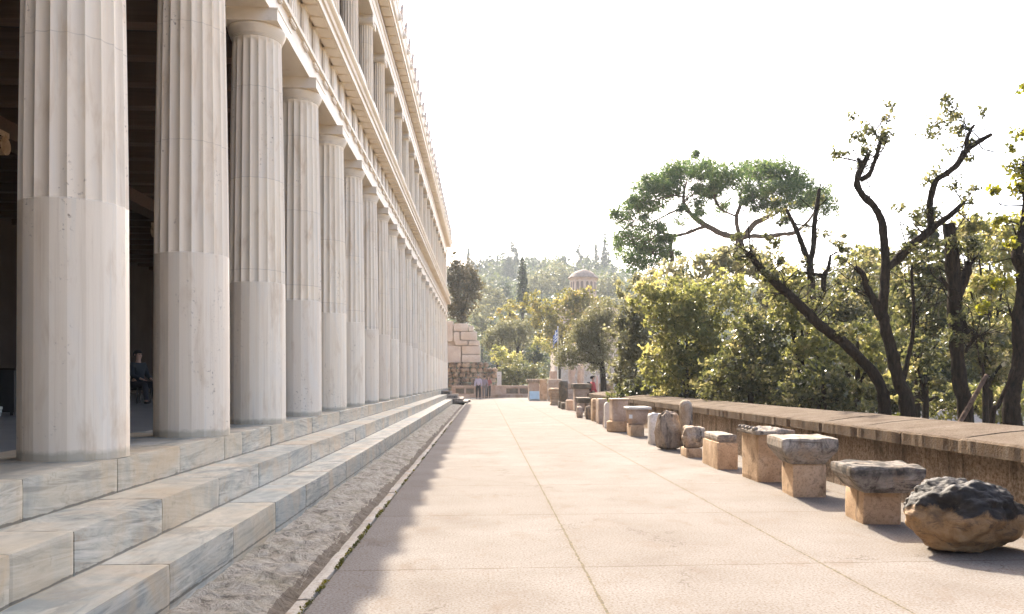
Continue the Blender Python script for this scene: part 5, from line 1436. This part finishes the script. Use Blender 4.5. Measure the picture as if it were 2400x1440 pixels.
# stone pine
d = 46
def Z(x, y): return (x / 2.4 + 1400, y / 2.4 + 350)
pine_cl = [(300, 230, 120, 70), (450, 125, 125, 65), (560, 115, 70, 45), (215, 325, 110, 60), (150, 405, 75, 34), (740, 150, 110, 75), (890, 120, 130, 60), (1020, 125, 120, 65), (1110, 200, 120, 70), (1215, 285, 95, 60), (1000, 235, 130, 45), (850, 235, 90, 50),
           (660, 200, 60, 60), (1290, 330, 55, 40), (230, 520, 120, 36), (330, 570, 100, 36), (170, 600, 80, 32), (200, 470, 95, 22), (560, 300, 50, 34), (470, 400, 38, 20), (700, 330, 55, 30), (560, 380, 40, 20), (420, 240, 90, 35), (130, 545, 50, 22), (1120, 300, 90, 26), (330, 330, 70, 22), (960, 330, 50, 22), (300, 430, 80, 26), (120, 500, 60, 30), (260, 640, 110, 40), (380, 500, 70, 26), (640, 260, 50, 30), (1260, 250, 60, 40), (380, 180, 100, 60), (620, 80, 60, 30)]
cc_ = []
for i, (x, y, rx, ry) in enumerate(pine_cl):
    X_, Y_ = Z(x, y); cc_.append(cl(X_, Y_, rx * 1.1 / 2.4, ry * 1.1 / 2.4, d + 1.6 * math.sin(i * 2.3), 0.9 + rx / 2.4 * d / F * 0.5, 1.0 if i < 14 else 1.0))
z4p = lambda pts: px([Z(*p) for p in pts], d)
T = [(down([Z(805, 900), Z(800, 700), Z(798, 580), Z(802, 495)], d), prad([26, 24, 22, 21, 20], d)),
     (z4p([(802, 495), (720, 482), (640, 445), (560, 395), (510, 345), (485, 290), (490, 230), (505, 180)]), prad([13, 14, 13, 12, 10, 8, 6, 3], d)),
     (z4p([(815, 500), (850, 460), (890, 415), (945, 390), (1020, 350), (1090, 300)]), prad([14, 14, 13, 12, 7, 3], d)),
     (z4p([(810, 500), (880, 488), (960, 492), (1040, 478), (1110, 470), (1190, 400), (1230, 330)]), prad([10, 11, 11, 10, 9, 6, 3], d)),
     (z4p([(800, 500), (786, 430), (785, 370), (805, 310), (800, 240)]), prad([10, 10, 9, 8, 3], d)),
     (z4p([(620, 432), (560, 450), (500, 475), (420, 488), (350, 470), (290, 520), (220, 560)]), prad([8, 8, 7, 7, 6, 4, 2], d)),
     (z4p([(500, 330), (430, 350), (350, 390), (260, 430), (170, 430)]), prad([6, 5, 4, 3, 2], d)),
     (z4p([(490, 270), (420, 260), (340, 280), (260, 300)]), prad([5, 4, 3, 2], d)), (z4p([(485, 290), (560, 240), (600, 200)]), prad([4, 3, 2], d)),
     (z4p([(800, 320), (860, 290), (930, 250), (1000, 190)]), prad([6, 5, 4, 2], d)), (z4p([(788, 380), (700, 340), (660, 280), (680, 200)]), prad([5, 4, 4, 2], d)),
     (z4p([(1000, 360), (1010, 290), (1060, 220)]), prad([5, 4, 2], d)), (z4p([(420, 488), (415, 560), (422, 620), (410, 668)]), prad([5, 8, 10, 8], d)), (z4p([(350, 540), (310, 560), (330, 620), (380, 720)]), prad([4, 3, 3, 2], d))]
plant('stone_pine', 'large umbrella-shaped stone pine standing above the bushes', 'pine', T[0][0][0], T, cc_, 'pine', 0.22, 0.22, 4.2, 110, bark='bark2', spread=0.2, hollow=0.2, per=24, updir=0.4, twigs=150, twl=1.3, leafy=0.25)

# leafy masses behind the wall
GB = 'bushy evergreens behind the terrace wall'
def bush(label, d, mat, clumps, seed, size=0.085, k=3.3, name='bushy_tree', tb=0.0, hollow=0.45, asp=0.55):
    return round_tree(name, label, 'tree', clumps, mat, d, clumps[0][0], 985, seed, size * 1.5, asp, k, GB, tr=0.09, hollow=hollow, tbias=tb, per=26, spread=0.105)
bush('grey-green bush nearest the large olive, reaching down to the wall coping', 30, 'olive', [(1482, 860, 52, 80), (1470, 780, 42, 60), (1500, 800, 50, 60), (1460, 905, 34, 34), (1495, 725, 36, 40)], 121, 0.10)
bush('bright yellow-green tree in the middle of the leafy mass', 25, 'bright', [(1610, 790, 90, 110), (1560, 860, 70, 80), (1680, 720, 90, 90), (1570, 720, 70, 80), (1660, 850, 80, 80), (1520, 700, 50, 44)], 122, 0.09)
bush('pale tawny-topped tree rising below the trunk of the stone pine', 32, 'tawny', [(1650, 640, 90, 50), (1560, 665, 80, 40), (1720, 610, 70, 44), (1500, 690, 54, 36), (1780, 640, 54, 50)], 123, 0.11)
bush('dark green bush behind the leaning pruned trunk', 19, 'mid', [(1760, 850, 85, 90), (1700, 890, 70, 60), (1820, 900, 70, 60), (1770, 770, 70, 60)], 124, 0.075)
bush('bright leafy bush right of the leaning trunk top', 19.5, 'bright', [(1880, 770, 60, 75), (1850, 700, 60, 60), (1900, 840, 56, 56), (1830, 650, 50, 46)], 125, 0.075)
bush('low dark bush at the coping under the leaning trunk', 16.8, 'mid', [(1930, 900, 66, 66), (1870, 925, 50, 40), (1990, 930, 54, 46)], 126, 0.07)
bush('greyish round tree behind the twisted trunk', 25, 'mid', [(1985, 690, 56, 60), (2010, 760, 60, 70), (1960, 760, 44, 60), (2040, 640, 46, 56)], 127, 0.085, tb=0.1)
bush('leafy tree between the twisted trunk and the sawn-off trunk', 20, 'mid', [(2150, 720, 74, 90), (2190, 620, 66, 76), (2120, 640, 56, 60), (2200, 800, 66, 76), (2160, 550, 44, 40)], 128, 0.08)
bush('sunlit tree right of the sawn-off trunk', 21, 'bright', [(2320, 620, 66, 80), (2340, 720, 66, 80), (2290, 560, 54, 50), (2370, 560, 44, 60), (2300, 690, 46, 50), (2255, 520, 36, 30)], 129, 0.085, tb=0.15)
bush('leafy bush low between the two right-hand trunks', 19, 'mid', [(2310, 800, 60, 66), (2340, 860, 50, 50), (2280, 770, 34, 50), (2385, 800, 26, 60)], 130, 0.08, tb=0.15)
bush('bright low bush left of the twisted trunk foot', 18, 'bright', [(2010, 800, 56, 56), (2040, 850, 34, 50), (1970, 850, 40, 40)], 131, 0.075)
bush('dark low bush behind the twisted trunk foot', 18.5, 'mid', [(2170, 880, 54, 50), (2140, 820, 44, 60), (2200, 930, 44, 30), (2110, 900, 30, 50)], 132, 0.075, k=2.0)
bush('hazy pale trees further off behind the right-hand trunks', 42, 'olive', [(2240, 690, 90, 90), (2370, 720, 80, 100), (2100, 740, 80, 80), (2300, 560, 70, 50)], 133, 0.16)
bush('grey-green tree filling the gap behind the leafy mass', 44, 'olive', [(1880, 700, 100, 60), (1980, 660, 70, 50), (1800, 720, 80, 60), (1930, 780, 80, 70)], 134, 0.15)
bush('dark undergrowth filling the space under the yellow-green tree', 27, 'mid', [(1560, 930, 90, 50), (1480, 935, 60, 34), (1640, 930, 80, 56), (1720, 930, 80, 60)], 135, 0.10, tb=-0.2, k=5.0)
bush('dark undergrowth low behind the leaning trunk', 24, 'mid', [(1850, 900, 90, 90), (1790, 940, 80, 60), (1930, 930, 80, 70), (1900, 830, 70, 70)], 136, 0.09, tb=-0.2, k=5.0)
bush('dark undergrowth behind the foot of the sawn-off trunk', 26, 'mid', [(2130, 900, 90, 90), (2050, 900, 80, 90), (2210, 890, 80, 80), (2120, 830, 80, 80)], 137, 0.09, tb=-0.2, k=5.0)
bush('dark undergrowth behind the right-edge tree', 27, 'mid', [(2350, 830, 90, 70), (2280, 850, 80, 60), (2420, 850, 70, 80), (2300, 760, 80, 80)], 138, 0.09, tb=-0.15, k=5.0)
bush('sunlit bush low behind the leaning pole', 22, 'bright', [(2270, 930, 60, 50), (2330, 940, 60, 50), (2220, 950, 50, 40), (2390, 930, 50, 60)], 139, 0.08)
bush('sunlit leaves filling the gap behind the twisted trunk', 30, 'bright', [(2080, 700, 80, 70), (2060, 620, 60, 50), (2110, 780, 70, 60), (2010, 600, 46, 30)], 141, 0.10)
# weed on the coping and low pale walls seen between the trunks
c = W(2100, 972, 10.6)
plant('weed', 'small bright green weed peeping over the coping', 'plant', (c.x, c.y, 0.7), [], [((c.x, c.y, c.z), (0.05, 0.05, 0.07))], 'lime', 0.03, 0.7, 2.0, 140, spread=0.05, crown='leaves')
a_ = W(2380, 940, 40)
mb = MB(); mb.box(15.5, 42, a_.y, a_.y + 0.5, GZ, -0.1); mb.box(19, 42, a_.y + 5, a_.y + 9, GZ, 0.7); solid('garden_wall', 'low pale wall glimpsed between the right-hand trunks', 'wall', mb, 'ashlar')

# ================================================================== HAZE
mb = MB(); mb.box(-420, 800, -120, 930, GZ - 1.2, 72)
hzo = mb.build('haze', None)
hm = bpy.data.materials.new('haze_air'); hm.use_nodes = True
t = hm.node_tree
for nd in list(t.nodes):
    if nd.type == 'BSDF_PRINCIPLED': t.nodes.remove(nd)
vol = t.nodes.new('ShaderNodeVolumePrincipled'); vol.inputs['Color'].default_value = (0.86, 0.94, 1.0, 1)
vol.inputs['Density'].default_value = 0.00040; vol.inputs['Anisotropy'].default_value = 0.2
t.links.new(vol.outputs[0], t.nodes['Material Output'].inputs['Volume'])
hzo.data.materials.append(hm); tag(hzo, kind='stuff')

# ================================================================== LIGHT, SKY, CAMERA
EL, AZ = 35.6, 5.8           # sun ahead, a little to the left
sd = Vector((-math.sin(R(AZ)) * math.cos(R(EL)), math.cos(R(AZ)) * math.cos(R(EL)), math.sin(R(EL))))
sun = bpy.data.lights.new('sun', 'SUN'); sun.energy = 3.15; sun.angle = R(0.4); sun.color = (1.0, 0.89, 0.73)
so = bpy.data.objects.new('sun', sun); COL.objects.link(so); so.rotation_euler = sd.to_track_quat('Z', 'Y').to_euler(); so.location = (-5, 30, 40)
w = bpy.data.worlds.new('World'); scene.world = w; w.use_nodes = True
nt = w.node_tree; bg = nt.nodes['Background']
sky = nt.nodes.new('ShaderNodeTexSky'); sky.sky_type = 'NISHITA'; sky.sun_disc = False
sky.sun_elevation = R(EL); sky.sun_rotation = R(-AZ); sky.air_density = 0.65; sky.dust_density = 4.0; sky.ozone_density = 0.7
nt.links.new(sky.outputs[0], bg.inputs['Color']); bg.inputs['Strength'].default_value = 0.14

cam = bpy.data.cameras.new('camera'); co = bpy.data.objects.new('camera', cam); COL.objects.link(co); scene.camera = co
cam.sensor_fit = 'HORIZONTAL'; cam.sensor_width = 36.0; cam.lens = F / 2400 * 36.0
cam.shift_x = -(CX - 1200) / 2400; cam.shift_y = (HZ - 720) / 2400
cam.clip_start = 0.05; cam.clip_end = 6000
co.location = (0, 0, H); co.rotation_euler = (R(90), 0, -TH)
vs = scene.view_settings; vs.view_transform = 'Standard'; vs.look = 'None'; vs.exposure = 2.2; vs.gamma = 1.0
scene.render.engine = 'CYCLES'
cy = scene.cycles; cy.use_denoising = True; cy.max_bounces = 8; cy.diffuse_bounces = 5; cy.volume_bounces = 1; cy.transparent_max_bounces = 4
